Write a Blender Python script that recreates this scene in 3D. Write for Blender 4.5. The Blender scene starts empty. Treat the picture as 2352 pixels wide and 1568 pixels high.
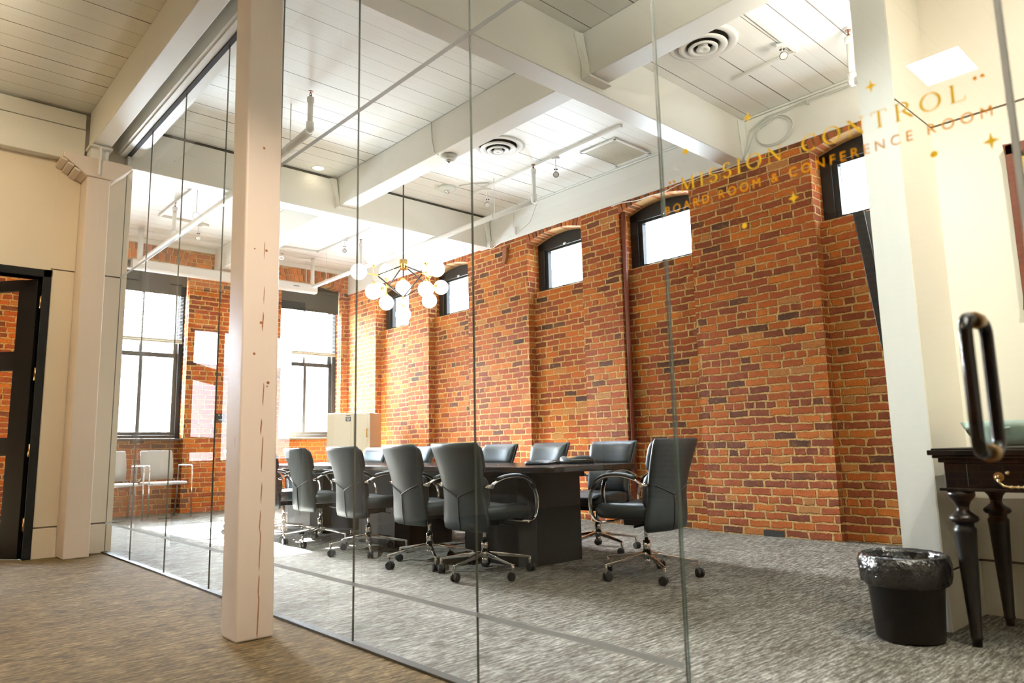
import bpy, bmesh, math, random
from mathutils import Vector, Matrix
random.seed(7)
PI = math.pi
sc = bpy.context.scene
COL = sc.collection
sin, cos = math.sin, math.cos
V = Vector

# ------------------------------------------------------------------ helpers
class MB:
    """collects shapes into one mesh"""
    def __init__(s):
        s.bm = bmesh.new(); s.mi = 0
    def _new(s, vs, fs, smooth=False):
        bv = [s.bm.verts.new(v) for v in vs]
        for f in fs:
            try:
                bf = s.bm.faces.new([bv[i] for i in f]); bf.material_index = s.mi; bf.smooth = smooth
            except ValueError:
                pass
        return bv
    def box(s, x0, x1, y0, y1, z0, z1):
        vs = [(x, y, z) for x in (x0, x1) for y in (y0, y1) for z in (z0, z1)]
        fs = [(0, 1, 3, 2), (4, 6, 7, 5), (0, 4, 5, 1), (2, 3, 7, 6), (0, 2, 6, 4), (1, 5, 7, 3)]
        s._new(vs, fs); return s
    def hexa(s, lo, hi):
        """lo, hi: 4 points each, same winding"""
        s._new(list(lo) + list(hi), [(3, 2, 1, 0), (4, 5, 6, 7), (0, 1, 5, 4), (1, 2, 6, 5), (2, 3, 7, 6), (3, 0, 4, 7)]); return s
    def quad(s, a, b, c, d):
        s._new([a, b, c, d], [(0, 1, 2, 3)]); return s
    def prism(s, pts, axis, a, b, smooth=False):
        """polygon pts in the two other axes (in x,y,z order) extruded along axis from a to b"""
        def mk(p, t):
            q = list(p); q.insert('xyz'.index(axis), t); return tuple(q)
        n = len(pts)
        vs = [mk(p, a) for p in pts] + [mk(p, b) for p in pts]
        fs = [tuple(range(n))[::-1], tuple(range(n, 2 * n))]
        s._new(vs, fs)
        s._new(vs, [(i, (i + 1) % n, n + (i + 1) % n, n + i) for i in range(n)], smooth); return s
    def cyl(s, a, b, r, r2=None, n=14, cap=True):
        a, b = V(a), V(b); r2 = r if r2 is None else r2
        d = (b - a).normalized(); t = V((0, 0, 1)) if abs(d.z) < .9 else V((1, 0, 0))
        u = d.cross(t).normalized(); w = d.cross(u)
        ring = lambda c, R: [c + (u * cos(2 * PI * i / n) + w * sin(2 * PI * i / n)) * R for i in range(n)]
        vs = ring(a, r) + ring(b, r2)
        s._new(vs, [(i, (i + 1) % n, n + (i + 1) % n, n + i) for i in range(n)], True)
        if cap:
            s._new(ring(a, r), [tuple(range(n))[::-1]]); s._new(ring(b, r2), [tuple(range(n))])
        return s
    def tube(s, pts, r, n=8, closed=False, flat=None):
        """swept tube; flat=(rw,rh,up) gives an oval section"""
        P = [V(p) for p in pts]; m = len(P); rings = []
        up0 = V(flat[2]) if flat else None
        prev = None
        for i in range(m):
            if closed: d = (P[(i + 1) % m] - P[i - 1])
            else: d = P[min(i + 1, m - 1)] - P[max(i - 1, 0)]
            d = d.normalized() if d.length > 1e-9 else V((1, 0, 0))
            if up0 is not None: u = up0 - d * up0.dot(d)
            elif prev is None: u = d.cross(V((0, 0, 1)) if abs(d.z) < .9 else V((1, 0, 0)))
            else: u = prev - d * prev.dot(d)
            u.normalize(); prev = u; w = d.cross(u)
            rr = r[i] if isinstance(r, (list, tuple)) else r
            ra, rb = (flat[0], flat[1]) if flat else (rr, rr)
            rings += [P[i] + u * (ra * cos(2 * PI * k / n)) + w * (rb * sin(2 * PI * k / n)) for k in range(n)]
        fs = []
        for i in range(m if closed else m - 1):
            j = (i + 1) % m
            fs += [(i * n + k, i * n + (k + 1) % n, j * n + (k + 1) % n, j * n + k) for k in range(n)]
        s._new(rings, fs, True)
        if not closed:
            s._new(rings[:n], [tuple(range(n))[::-1]]); s._new(rings[-n:], [tuple(range(n))])
        return s
    def lathe(s, prof, c=(0, 0, 0), n=20, sx=1, sy=1, jit=None):
        """prof: (r,z) list about z"""
        vs = []
        for k, (r, z) in enumerate(prof):
            for i in range(n):
                a = 2 * PI * i / n; q = jit(k, i) if jit else 1
                vs.append((c[0] + r * q * cos(a) * sx, c[1] + r * q * sin(a) * sy, c[2] + z))
        fs = [(k * n + i, k * n + (i + 1) % n, (k + 1) * n + (i + 1) % n, (k + 1) * n + i) for k in range(len(prof) - 1) for i in range(n)]
        s._new(vs, fs, True); return s
    def sphere(s, c, r, n=24, m=14, sx=1, sy=1, sz=1):
        prof = [(r * sin(PI * k / m) + 1e-5, -r * cos(PI * k / m) * sz) for k in range(m + 1)]
        return s.lathe(prof, c, n, sx, sy)
    def loft(s, rings, cap=True, smooth=True):
        n = len(rings[0]); vs = [p for R in rings for p in R]
        fs = [(k * n + i, k * n + (i + 1) % n, (k + 1) * n + (i + 1) % n, (k + 1) * n + i) for k in range(len(rings) - 1) for i in range(n)]
        if cap:
            fs += [tuple(range(n))[::-1], tuple(range((len(rings) - 1) * n, len(rings) * n))]
        s._new(vs, fs, smooth); return s
    def done(s, name, mats, parent=None, bevel=0, seg=2, weld=True):
        if weld: bmesh.ops.remove_doubles(s.bm, verts=s.bm.verts, dist=1e-5)
        bmesh.ops.recalc_face_normals(s.bm, faces=s.bm.faces)
        me = bpy.data.meshes.new(name); s.bm.to_mesh(me); s.bm.free()
        for m in (mats if isinstance(mats, (list, tuple)) else [mats]): me.materials.append(m)
        o = bpy.data.objects.new(name, me); COL.objects.link(o)
        if parent: o.parent = parent
        if bevel:
            b = o.modifiers.new('bevel', 'BEVEL'); b.width = bevel; b.segments = seg; b.limit_method = 'ANGLE'; b.angle_limit = math.radians(40)
        return o

def tag(o, label, cat, group=None, kind=None):
    o['label'] = label; o['category'] = cat
    if group: o['group'] = group
    if kind: o['kind'] = kind
    return o
def thing(name, label, cat, loc=(0, 0, 0), rz=0, group=None, kind=None):
    o = bpy.data.objects.new(name, None); COL.objects.link(o)
    o.location = loc; o.rotation_euler = (0, 0, rz); o.empty_display_size = .1
    return tag(o, label, cat, group, kind)
def dup(root, loc, rz, label, name=None):
    r = root.copy(); COL.objects.link(r); r.location = loc; r.rotation_euler = (0, 0, rz); r['label'] = label
    for ch in list(root.children):
        c = ch.copy(); COL.objects.link(c); c.parent = r
        for g in list(ch.children):
            d = g.copy(); COL.objects.link(d); d.parent = c
    return r
S = 'structure'

# ------------------------------------------------------------------ materials
class NT:
    def __init__(s, name):
        s.m = bpy.data.materials.new(name); s.m.use_nodes = True
        s.t = s.m.node_tree; s.t.nodes.clear()
        s.out = s.t.nodes.new('ShaderNodeOutputMaterial')
    def n(s, typ, ins=None, **kw):
        q = s.t.nodes.new(typ)
        for k, v in kw.items(): setattr(q, k, v)
        for k, v in (ins or {}).items():
            if hasattr(v, 'is_output'): s.t.links.new(v, q.inputs[k])
            else: q.inputs[k].default_value = v
        return q
    def ma(s, op, a, b=0.0, c=0.0, clamp=False):
        q = s.t.nodes.new('ShaderNodeMath'); q.operation = op; q.use_clamp = clamp
        for i, v in enumerate((a, b, c)):
            if hasattr(v, 'is_output'): s.t.links.new(v, q.inputs[i])
            else: q.inputs[i].default_value = v
        return q.outputs[0]
    def mix(s, f, a, b):
        q = s.t.nodes.new('ShaderNodeMix'); q.data_type = 'RGBA'
        for i, v in ((0, f), (6, a), (7, b)):
            if hasattr(v, 'is_output'): s.t.links.new(v, q.inputs[i])
            else: q.inputs[i].default_value = v if i == 0 else (*v[:3], 1)
        return q.outputs[2]
    def ramp(s, f, stops, interp='LINEAR'):
        q = s.t.nodes.new('ShaderNodeValToRGB'); q.color_ramp.interpolation = interp
        e = q.color_ramp.elements
        while len(e) < len(stops): e.new(.5)
        for el, (p, c) in zip(e, stops):
            el.position = p; el.color = (*c, 1) if len(c) == 3 else c
        s.t.links.new(f, q.inputs[0]); return q.outputs[0]
    def noise(s, vec, scale, detail=3, rough=.5):
        q = s.n('ShaderNodeTexNoise', {'Scale': scale, 'Detail': detail, 'Roughness': rough})
        if vec is not None: s.t.links.new(vec, q.inputs['Vector'])
        return q.outputs[0]
    def pos(s):
        return s.n('ShaderNodeNewGeometry').outputs['Position']
    def objc(s):
        return s.n('ShaderNodeTexCoord').outputs['Object']
    def vmul(s, v, k):
        return s.n('ShaderNodeVectorMath', {0: v, 1: k}, operation='MULTIPLY').outputs[0]
    def bsdf(s, col, rough=.5, metal=0, spec=.5, bump=None, bstr=.3, bdist=.01, **kw):
        b = s.n('ShaderNodeBsdfPrincipled')
        for k, v in (('Base Color', col), ('Roughness', rough), ('Metallic', metal), ('Specular IOR Level', spec), *kw.items()):
            if hasattr(v, 'is_output'): s.t.links.new(v, b.inputs[k])
            else: b.inputs[k].default_value = (*v, 1) if isinstance(v, tuple) and len(v) == 3 else v
        if bump is not None:
            bp = s.n('ShaderNodeBump', {'Height': bump, 'Strength': bstr, 'Distance': bdist})
            s.t.links.new(bp.outputs[0], b.inputs['Normal'])
        s.t.links.new(b.outputs[0], s.out.inputs[0]); return s.m

def plain(name, col, rough=.5, metal=0, spec=.5, nz=0, nscale=20, bstr=.15, bdist=.004, **kw):
    t = NT(name); n = t.noise(t.objc(), nscale, 4)
    if nz:
        c = t.mix(n, tuple(max(0, k * (1 - nz)) for k in col), tuple(min(1, k * (1 + nz)) for k in col))
    else: c = col
    return t.bsdf(c, rough, metal, spec, bump=n, bstr=bstr, bdist=bdist, **kw)
def emit(name, col, k):
    t = NT(name); e = t.n('ShaderNodeEmission', {'Color': (*col, 1), 'Strength': k}); t.t.links.new(e.outputs[0], t.out.inputs[0]); return t.m

def brick_mat(name='brickwork', ph=.0795, bl=.232):
    t = NT(name); g = t.n('ShaderNodeNewGeometry'); p = g.outputs['Position']
    sp = t.n('ShaderNodeSeparateXYZ', {0: p}); sn = t.n('ShaderNodeSeparateXYZ', {0: g.outputs['True Normal']})
    w1 = t.n('ShaderNodeTexNoise', {'Vector': p, 'Scale': 7.0, 'Detail': 3.0}); w2 = t.n('ShaderNodeTexNoise', {'Vector': p, 'Scale': 38.0, 'Detail': 2.0})
    ws = t.n('ShaderNodeSeparateColor', {0: w1.outputs[1]}); ws2 = t.n('ShaderNodeSeparateColor', {0: w2.outputs[1]})
    isx = t.ma('GREATER_THAN', t.ma('ABSOLUTE', sn.outputs[0]), .5)
    u0 = t.ma('ADD', t.ma('MULTIPLY', sp.outputs[1], isx), t.ma('MULTIPLY', sp.outputs[0], t.ma('SUBTRACT', 1, isx)))
    wob = lambda base, a, b, k1, k2: t.ma('ADD', base, t.ma('ADD', t.ma('MULTIPLY', t.ma('SUBTRACT', a, .5), k1), t.ma('MULTIPLY', t.ma('SUBTRACT', b, .5), k2)))
    u = wob(u0, ws.outputs[0], ws2.outputs[0], .034, .016)
    v = wob(sp.outputs[2], ws.outputs[1], ws2.outputs[1], .030, .014)
    rv = t.ma('DIVIDE', v, ph); row = t.ma('FLOOR', rv); fv = t.ma('FRACT', rv)
    wr = t.n('ShaderNodeTexWhiteNoise', noise_dimensions='1D'); t.t.links.new(row, wr.inputs['W'])
    hdr = t.ma('LESS_THAN', t.ma('MODULO', t.ma('ADD', row, 2), 6), .5)
    ln = t.ma('SUBTRACT', bl, t.ma('MULTIPLY', hdr, bl * .48))
    off = t.ma('ADD', t.ma('MULTIPLY', wr.outputs[0], .10), t.ma('MULTIPLY', t.ma('MODULO', row, 2), bl * .5))
    ru = t.ma('DIVIDE', t.ma('ADD', t.ma('ADD', u, off), 20), ln); cl = t.ma('FLOOR', ru); fu = t.ma('FRACT', ru)
    idv = t.n('ShaderNodeCombineXYZ', {0: cl, 1: row, 2: isx})
    wn = t.n('ShaderNodeTexWhiteNoise', {'Vector': idv.outputs[0]}, noise_dimensions='3D')
    rc = t.n('ShaderNodeSeparateColor', {0: wn.outputs[1]})
    du = t.ma('MULTIPLY', t.ma('MINIMUM', fu, t.ma('SUBTRACT', 1, fu)), ln); dv = t.ma('MULTIPLY', t.ma('MINIMUM', fv, t.ma('SUBTRACT', 1, fv)), ph)
    fine = t.noise(p, 90, 3, .6); mid = t.noise(p, 16, 4, .6); big = t.noise(p, .8, 3)
    d = t.ma('ADD', t.ma('MINIMUM', du, dv), t.ma('MULTIPLY', t.ma('SUBTRACT', mid, .5), .022))
    mr = t.n('ShaderNodeMapRange', {0: d, 1: .0060, 2: .0125}, interpolation_type='SMOOTHSTEP'); mask = mr.outputs[0]
    bc = t.ramp(wn.outputs[0], [(0, (.024, .015, .014)), (.025, (.08, .032, .018)), (.07, (.17, .037, .015)), (.40, (.32, .064, .018)), (.72, (.46, .105, .012)), (.92, (.56, .16, .018)), (1, (.42, .20, .06))])
    bc = t.mix(t.ma('MULTIPLY', t.ma('SUBTRACT', fine, .40, clamp=True), 2.0, clamp=True), bc, (.11, .034, .015))
    bc = t.mix(t.ma('MULTIPLY', t.ma('SUBTRACT', rc.outputs[2], .55, clamp=True), .7), bc, (.20, .050, .016))
    bc = t.mix(t.ma('MULTIPLY', t.ma('SUBTRACT', mid, .55, clamp=True), 1.6, clamp=True), bc, (.55, .23, .07))
    mc = t.mix(mid, (.68, .44, .17), (.44, .26, .085))
    dark = t.ma('GREATER_THAN', fine, .61)
    mc = t.mix(dark, mc, (.14, .08, .04))
    col = t.mix(mask, mc, bc)
    col = t.mix(t.ma('MULTIPLY', t.ma('SUBTRACT', big, .45, clamp=True), .7, clamp=True), col, t.mix(.5, col, (.38, .095, .04)))
    h = t.ma('ADD', t.ma('MULTIPLY', mask, t.ma('ADD', .6, t.ma('MULTIPLY', rc.outputs[1], .4))), t.ma('MULTIPLY', fine, .35))
    return t.bsdf(col, t.ma('ADD', .6, t.ma('MULTIPLY', fine, .25)), 0, .15, bump=h, bstr=1.0, bdist=.016)

def plank_mat(name, base, gap=.2277, y0=5.478):
    t = NT(name); p = t.pos(); sp = t.n('ShaderNodeSeparateXYZ', {0: p})
    rv = t.ma('ADD', t.ma('DIVIDE', t.ma('SUBTRACT', sp.outputs[1], y0), gap), 100.5); row = t.ma('FLOOR', rv); fv = t.ma('FRACT', rv)
    wr = t.n('ShaderNodeTexWhiteNoise', noise_dimensions='1D'); t.t.links.new(row, wr.inputs['W'])
    w2 = t.n('ShaderNodeTexWhiteNoise', noise_dimensions='1D'); t.t.links.new(t.ma('ADD', row, 57.3), w2.inputs['W'])
    d = t.ma('MULTIPLY', t.ma('ABSOLUTE', t.ma('SUBTRACT', fv, .5)), gap)
    d2 = t.ma('MULTIPLY', t.ma('MINIMUM', fv, t.ma('SUBTRACT', 1, fv)), gap)
    ln = t.noise(t.vmul(p, (1.1, 4.0, 1)), 1.0, 3, .6)
    wd = t.ma('ADD', .0018, t.ma('MULTIPLY', t.ma('MULTIPLY', wr.outputs[0], t.ma('SUBTRACT', ln, .22, clamp=True)), .0150))
    k = t.ma('LESS_THAN', d, wd)
    k2 = t.ma('MULTIPLY', t.ma('LESS_THAN', d2, .0012), t.ma('GREATER_THAN', w2.outputs[0], .45))
    st = t.noise(t.vmul(p, (3, 60, 1)), 1.0, 3, .6); bl = t.noise(p, 1.2, 3)
    c = t.mix(st, tuple(b * .965 for b in base), base)
    c = t.mix(t.ma('MULTIPLY', t.ma('SUBTRACT', bl, .5, clamp=True), .6), c, tuple(b * .84 for b in base))
    scf = t.ma('GREATER_THAN', t.noise(t.vmul(p, (5, 45, 1)), 1.0, 2, .5), .77)
    c = t.mix(t.ma('MULTIPLY', scf, .35), c, (.45, .42, .34))
    c = t.mix(t.ma('MULTIPLY', k2, .40), c, (.4, .35, .28))
    c = t.mix(t.ma('MULTIPLY', k, t.ma('ADD', .55, t.ma('MULTIPLY', wr.outputs[0], .42))), c, (.055, .042, .03))
    h = t.ma('SUBTRACT', t.ma('MULTIPLY', st, .25), t.ma('ADD', k, t.ma('MULTIPLY', k2, .4)))
    return t.bsdf(c, .55, 0, .3, bump=h, bstr=.35, bdist=.006)

def carpet_mat(name, cols):
    t = NT(name); p = t.pos()
    a = t.noise(t.vmul(p, (9.5, 66, 1)), 1.0, 3, .6); b = t.noise(t.vmul(p, (34, 175, 1)), 1.0, 2, .6); c = t.noise(t.vmul(p, (1.3, 5, 1)), 1.0, 2)
    f = t.ma('ADD', t.ma('MULTIPLY', a, .55), t.ma('ADD', t.ma('MULTIPLY', b, .33), t.ma('MULTIPLY', c, .12)))
    col = t.ramp(f, list(zip((.37, .46, .525, .62), cols)))
    return t.bsdf(col, .95, 0, .1, bump=f, bstr=.6, bdist=.01)

def paint_mat(name, col, rough=.45, grain=(14, 14, 1.2), gk=.05, bstr=.25, chips=False):
    t = NT(name); p = t.pos(); n = t.noise(t.vmul(p, grain), 1.0, 5, .6); m = t.noise(p, 1.7, 3)
    c = t.mix(n, tuple(k * (1 - gk) for k in col), col); c = t.mix(t.ma('MULTIPLY', t.ma('SUBTRACT', m, .5, clamp=True), .5), c, tuple(k * .86 for k in col))
    if chips:
        s = t.ma('GREATER_THAN', t.noise(t.vmul(p, (9, 9, 1.0)) if grain[2] < 5 else t.vmul(p, (9, 2, 9)), 1.6, 4, .7), .735)
        c = t.mix(t.ma('MULTIPLY', s, .55), c, (.20, .15, .11))
    return t.bsdf(c, rough, 0, .4, bump=n, bstr=bstr, bdist=.006)

def glass_mat(name, tint=(1, 1, 1), k0=.035, k1=.8):
    t = NT(name); lw = t.n('ShaderNodeLayerWeight', {'Blend': .5}); g = t.n('ShaderNodeNewGeometry')
    f5 = t.ma('POWER', lw.outputs['Facing'], 5.0)
    fac = t.ma('MULTIPLY', t.ma('ADD', k0, t.ma('MULTIPLY', f5, k1 - k0)), t.ma('SUBTRACT', 1, g.outputs['Backfacing']))
    tr = t.n('ShaderNodeBsdfTransparent', {0: (*tint, 1)}); gl = t.n('ShaderNodeBsdfGlossy', {'Color': (1, 1, 1, 1), 'Roughness': 0.0})
    mx = t.n('ShaderNodeMixShader', {0: fac, 1: tr.outputs[0], 2: gl.outputs[0]}); t.t.links.new(mx.outputs[0], t.out.inputs[0]); return t.m

M = {}
M['brick'] = brick_mat()
M['mortar'] = plain('tan_mortar', (.46, .29, .12), .85, nz=.3, nscale=60, bstr=.5)
M['plank'] = plank_mat('painted_ceiling_boards', (.86, .86, .82))
M['carpet'] = carpet_mat('grey_streaked_carpet', ((.026, .022, .016), (.074, .066, .052), (.165, .156, .136), (.36, .35, .32)))
M['carpet2'] = carpet_mat('brown_streaked_carpet', ((.022, .014, .006), (.056, .038, .018), (.118, .083, .040), (.245, .18, .095)))
M['beam'] = paint_mat('white_painted_timber', (.84, .84, .79), .5, (3, 3, 20), .05, .25, True)
M['post'] = paint_mat('cream_painted_post', (.77, .68, .60), .38, (14, 14, 1.5), .05, .35, True)
M['cream'] = paint_mat('cream_wall_paint', (.83, .75, .62), .6, (10, 10, 10), .02, .06)
M['cream2'] = paint_mat('pale_wall_paint', (.86, .81, .70), .6, (10, 10, 10), .02, .06)
M['pier'] = paint_mat('brushed_white_paint', (.82, .845, .82), .6, (26, 26, 3), .06, .3)
M['white'] = plain('white_enamel', (.82, .82, .79), .4)
M['offwhite'] = plain('off_white_metal', (.72, .70, .60), .45, nz=.03)
M['cabinet'] = plain('beige_cabinet_metal', (.78, .72, .56), .42, nz=.02)
M['groove'] = plain('shadow_gap', (.10, .075, .05), .9)
M['groove2'] = plain('dark_gap', (.02, .016, .011), .9)
M['greygap'] = plain('grey_channel', (.030, .025, .018), .7, spec=.2)
M['black'] = plain('black_painted_wood', (.012, .012, .013), .35, spec=.4)
M['frame'] = plain('black_window_paint', (.010, .011, .012), .42, spec=.4, nz=.2)
M['cablew'] = plain('dull_white_cable', (.62, .63, .58), .5)
M['soft'] = plain('black_gasket', (.01, .01, .01), .8)
t = NT('black_leather'); nn = t.n('ShaderNodeTexVoronoi', {'Vector': t.objc(), 'Scale': 260.0}).outputs[0]
M['leather'] = t.bsdf((.010, .0125, .014), .42, 0, .55, bump=nn, bstr=.12, bdist=.002, **{'Specular Tint': (.78, .93, 1.0, 1), 'Sheen Weight': .04, 'Sheen Roughness': .4, 'Sheen Tint': (.75, .9, 1.0, 1)})
M['piping'] = plain('leather_seam', (.006, .007, .007), .4)
M['chrome'] = plain('polished_chrome', (.80, .80, .80), .10, 1, bstr=.0)
M['plastic'] = plain('black_plastic', (.006, .006, .006), .45, spec=.3)
M['gloss'] = plain('gloss_black_enamel', (.002, .002, .002), .12, spec=.35, bstr=0)
t = NT('dark_table_veneer'); pg = t.noise(t.vmul(t.objc(), (60, 3, 60)), 1.0, 4)
M['table'] = t.bsdf(t.mix(pg, (.006, .005, .005), (.018, .012, .011)), .15, 0, .5, bump=pg, bstr=.04, bdist=.002)
t = NT('dark_table_base'); pg = t.noise(t.vmul(t.objc(), (60, 60, 3)), 1.0, 4)
M['tbase'] = t.bsdf(t.mix(pg, (.004, .005, .005), (.009, .009, .009)), .5, 0, .2, bump=pg, bstr=.05, bdist=.002)
M['tstrip'] = plain('charcoal_corner_strip', (.030, .031, .033), .5, spec=.25)
M['glass'] = glass_mat('clear_sheet_glass', (.985, .995, .985))
M['pane'] = glass_mat('window_glass', (.97, .98, 1.0))
M['gedge'] = plain('green_glass_edge', (.055, .065, .052), .25, spec=.5, bstr=0)
M['dedge'] = plain('pale_glass_edge', (.10, .17, .16), .12, spec=.8, bstr=0)
t = NT('frosted_film_strip'); da = t.n('ShaderNodeBsdfDiffuse', {'Color': (.42, .42, .40, 1)}); db = t.n('ShaderNodeBsdfTranslucent', {'Color': (.55, .55, .53, 1)}); dc = t.n('ShaderNodeBsdfTransparent')
mx = t.n('ShaderNodeMixShader', {0: .5, 1: da.outputs[0], 2: db.outputs[0]}); m2 = t.n('ShaderNodeMixShader', {0: .35, 1: mx.outputs[0], 2: dc.outputs[0]}); t.t.links.new(m2.outputs[0], t.out.inputs[0]); M['bar'] = t.m
t = NT('gold_vinyl_film'); da = t.n('ShaderNodeBsdfDiffuse', {'Color': (1.0, .62, .04, 1)}); db = t.n('ShaderNodeBsdfTranslucent', {'Color': (1.0, .60, .035, 1)})
mx = t.n('ShaderNodeMixShader', {0: .6, 1: da.outputs[0], 2: db.outputs[0]}); t.t.links.new(mx.outputs[0], t.out.inputs[0]); M['gold'] = t.m
t = NT('white_lit_edge'); da = t.n('ShaderNodeBsdfDiffuse', {'Color': (.95, .97, .95, 1)}); db = t.n('ShaderNodeBsdfTranslucent', {'Color': (.97, .98, .96, 1)})
mx = t.n('ShaderNodeMixShader', {0: .5, 1: da.outputs[0], 2: db.outputs[0]}); t.t.links.new(mx.outputs[0], t.out.inputs[0]); M['lit_edge'] = t.m
M['brass'] = plain('brushed_brass', (.80, .52, .18), .28, 1)
M['obrass'] = plain('aged_brass', (.55, .40, .20), .3, 1)
M['globe'] = emit('lit_opal_glass', (1.0, .92, .78), 12)
M['panel'] = emit('lit_ceiling_panel', (1.0, .93, .82), 45)
M['can'] = emit('lit_downlight', (1.0, .86, .62), 9)
M['spotlens'] = plain('spot_lens', (.75, .75, .72), .2)
M['darkhole'] = plain('dark_duct', (.02, .02, .02), .9)
M['shade'] = plain('black_blind_cloth', (.018, .019, .018), .8)
M['slat'] = plain('white_blind_slat', (.82, .84, .84), .45)
M['rail'] = plain('beige_bottom_rail', (.52, .50, .40), .5)
M['grey_fab'] = plain('grey_plastic_shell', (.46, .47, .46), .45, nz=.03)
M['seatwhite'] = plain('pale_seat_edge', (.75, .77, .78), .4)
M['bin'] = plain('black_bin_plastic', (.003, .0035, .004), .35, spec=.12)
t = NT('black_bag_film'); nn = t.noise(t.objc(), 22, 4, .6)
M['bag'] = t.bsdf((.006, .006, .007), .17, 0, .7, bump=nn, bstr=.8, bdist=.02)
M['ebony'] = plain('ebonised_wood', (.003, .0028, .0026), .33, spec=.2, nz=.2, nscale=30)
M['tv'] = plain('black_display_case', (.012, .013, .014), .30)
M['screen'] = plain('display_glass', (.006, .007, .008), .12)
t = NT('jade_glass'); nn = t.noise(t.vmul(t.objc(), (40, 40, 4)), 1.0, 3)
M['jade'] = t.bsdf(t.mix(nn, (.42, .62, .52), (.66, .82, .73)), .15, 0, .6, **{'Transmission Weight': .25})
M['mahog'] = plain('mahogany_frame', (.11, .030, .014), .35, nz=.25, nscale=40)
M['mat'] = plain('cream_mount_board', (.72, .68, .55), .8)
M['rust'] = plain('rusty_red_pipe', (.16, .035, .018), .45, nz=.3)
M['rusty'] = plain('rusted_iron', (.25, .09, .03), .7, nz=.3)
M['spr'] = plain('bronze_sprinkler', (.16, .07, .035), .4, .6)
M['label'] = plain('black_label_print', (.02, .02, .02), .5)
M['detector'] = plain('detector_plastic', (.70, .74, .70), .4)
M['door'] = plain('black_door_paint', (.004, .004, .004), .5, spec=.12)
M['facade'] = plain('pale_neighbour_render', (.80, .82, .85), .9, nz=.02)
M['fwin'] = plain('neighbour_window_glass', (.25, .30, .32), .2)
M['leaf'] = plain('leaf_green', (.10, .30, .14), .6, nz=.3)

# ------------------------------------------------------------------ camera
F, YAW, PIT, ROL, H = 1647.3078, .7359934, .1471084, -.0210281, .93
fw = V((cos(PIT) * sin(YAW), cos(PIT) * cos(YAW), sin(PIT)))
r0 = V((cos(YAW), -sin(YAW), 0)); u0 = r0.cross(fw)
rr = r0 * cos(ROL) + u0 * sin(ROL); uu = -r0 * sin(ROL) + u0 * cos(ROL)
cam = bpy.data.cameras.new('camera'); co = bpy.data.objects.new('camera', cam); COL.objects.link(co)
co.matrix_world = Matrix(((rr.x, uu.x, -fw.x, 0), (rr.y, uu.y, -fw.y, 0), (rr.z, uu.z, -fw.z, H), (0, 0, 0, 1)))
cam.sensor_width = 36; cam.lens = 36 * F / 2352; cam.clip_start = .02; cam.clip_end = 200
cam.dof.use_dof = True; cam.dof.focus_distance = 7.0; cam.dof.aperture_fstop = 2.6
sc.camera = co

# ------------------------------------------------------------------ dimensions
XG, YE, XB, YF, ZC = 1.8666, 8.094, 6.852, 12.306, 4.406
ZG, ZT, ZD, ZB = 3.924, 4.057, 2.758, .282      # girder bottom, glass top, door-head line, base line
YS0, YS1, XP, XN = 1.302, 1.483, 4.010, 4.560   # stub wall y range, its end face, alcove back wall
LX0, LY0 = -5.6, -4.2                           # lobby extents

# ------------------------------------------------------------------ shell
tag(MB().box(XG, 7.6, LY0 - .3, 13.0, -.12, 0).done('floor', M['carpet']), 'streaky light grey loop carpet inside the glass room', 'floor', kind=S)
tag(MB().box(LX0 - .3, XG, LY0 - .3, 13.0, -.12, 0).done('floor_corridor', M['carpet2']), 'streaky brown loop carpet of the corridor outside the glass', 'floor', kind=S)
m = MB().box(LX0 - .3, 7.6, LY0 - .3, 12.9, ZC, ZC + .15)
tag(m.done('ceiling', M['plank']), 'white painted board ceiling with dark gaps between planks', 'ceiling', kind=S)

def arch_z(t, zs, zc):          # t in -1..1
    return zs + (zc - zs) * (1 - t * t)
BAYS = [(2.02, 3.06), (4.485, 5.52), (6.165, 7.205), (8.56, 9.62), (10.214, 11.276)]
ZSILL, ZSP, ZCR = 3.105, 3.815, 3.905
m = MB()
edges = [YS1 - .05] + [e for b in BAYS for e in b] + [YF + .4]
for i in range(0, len(edges), 2):
    m.box(XB, 7.30, edges[i], edges[i + 1], 0, 3.955)
for a, b in BAYS:
    m.box(6.977, 7.30, a, b, 0, ZSILL)
    n = 10
    for k in range(n):
        t0, t1 = -1 + 2 * k / n, -1 + 2 * (k + 1) / n
        ya, yb = (a + b) / 2 + t0 * (b - a) / 2, (a + b) / 2 + t1 * (b - a) / 2
        za, zb = arch_z(t0, ZSP, ZCR), arch_z(t1, ZSP, ZCR)
        m.mi = 1; m.hexa([(XB + .012, ya, za), (7.30, ya, za), (7.30, yb, zb), (XB + .012, yb, zb)], [(XB + .012, ya, 3.955), (7.30, ya, 3.955), (7.30, yb, 3.955), (XB + .012, yb, 3.955)])
    m.mi = 0
m.box(XB + .03, 7.30, YS1 - .05, YF + .4, 3.95, ZC)
wr_ = tag(m.done('wall_right', [M['brick'], M['mortar']]), 'long exposed orange brick wall with recessed window bays', 'wall', kind=S)

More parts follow.
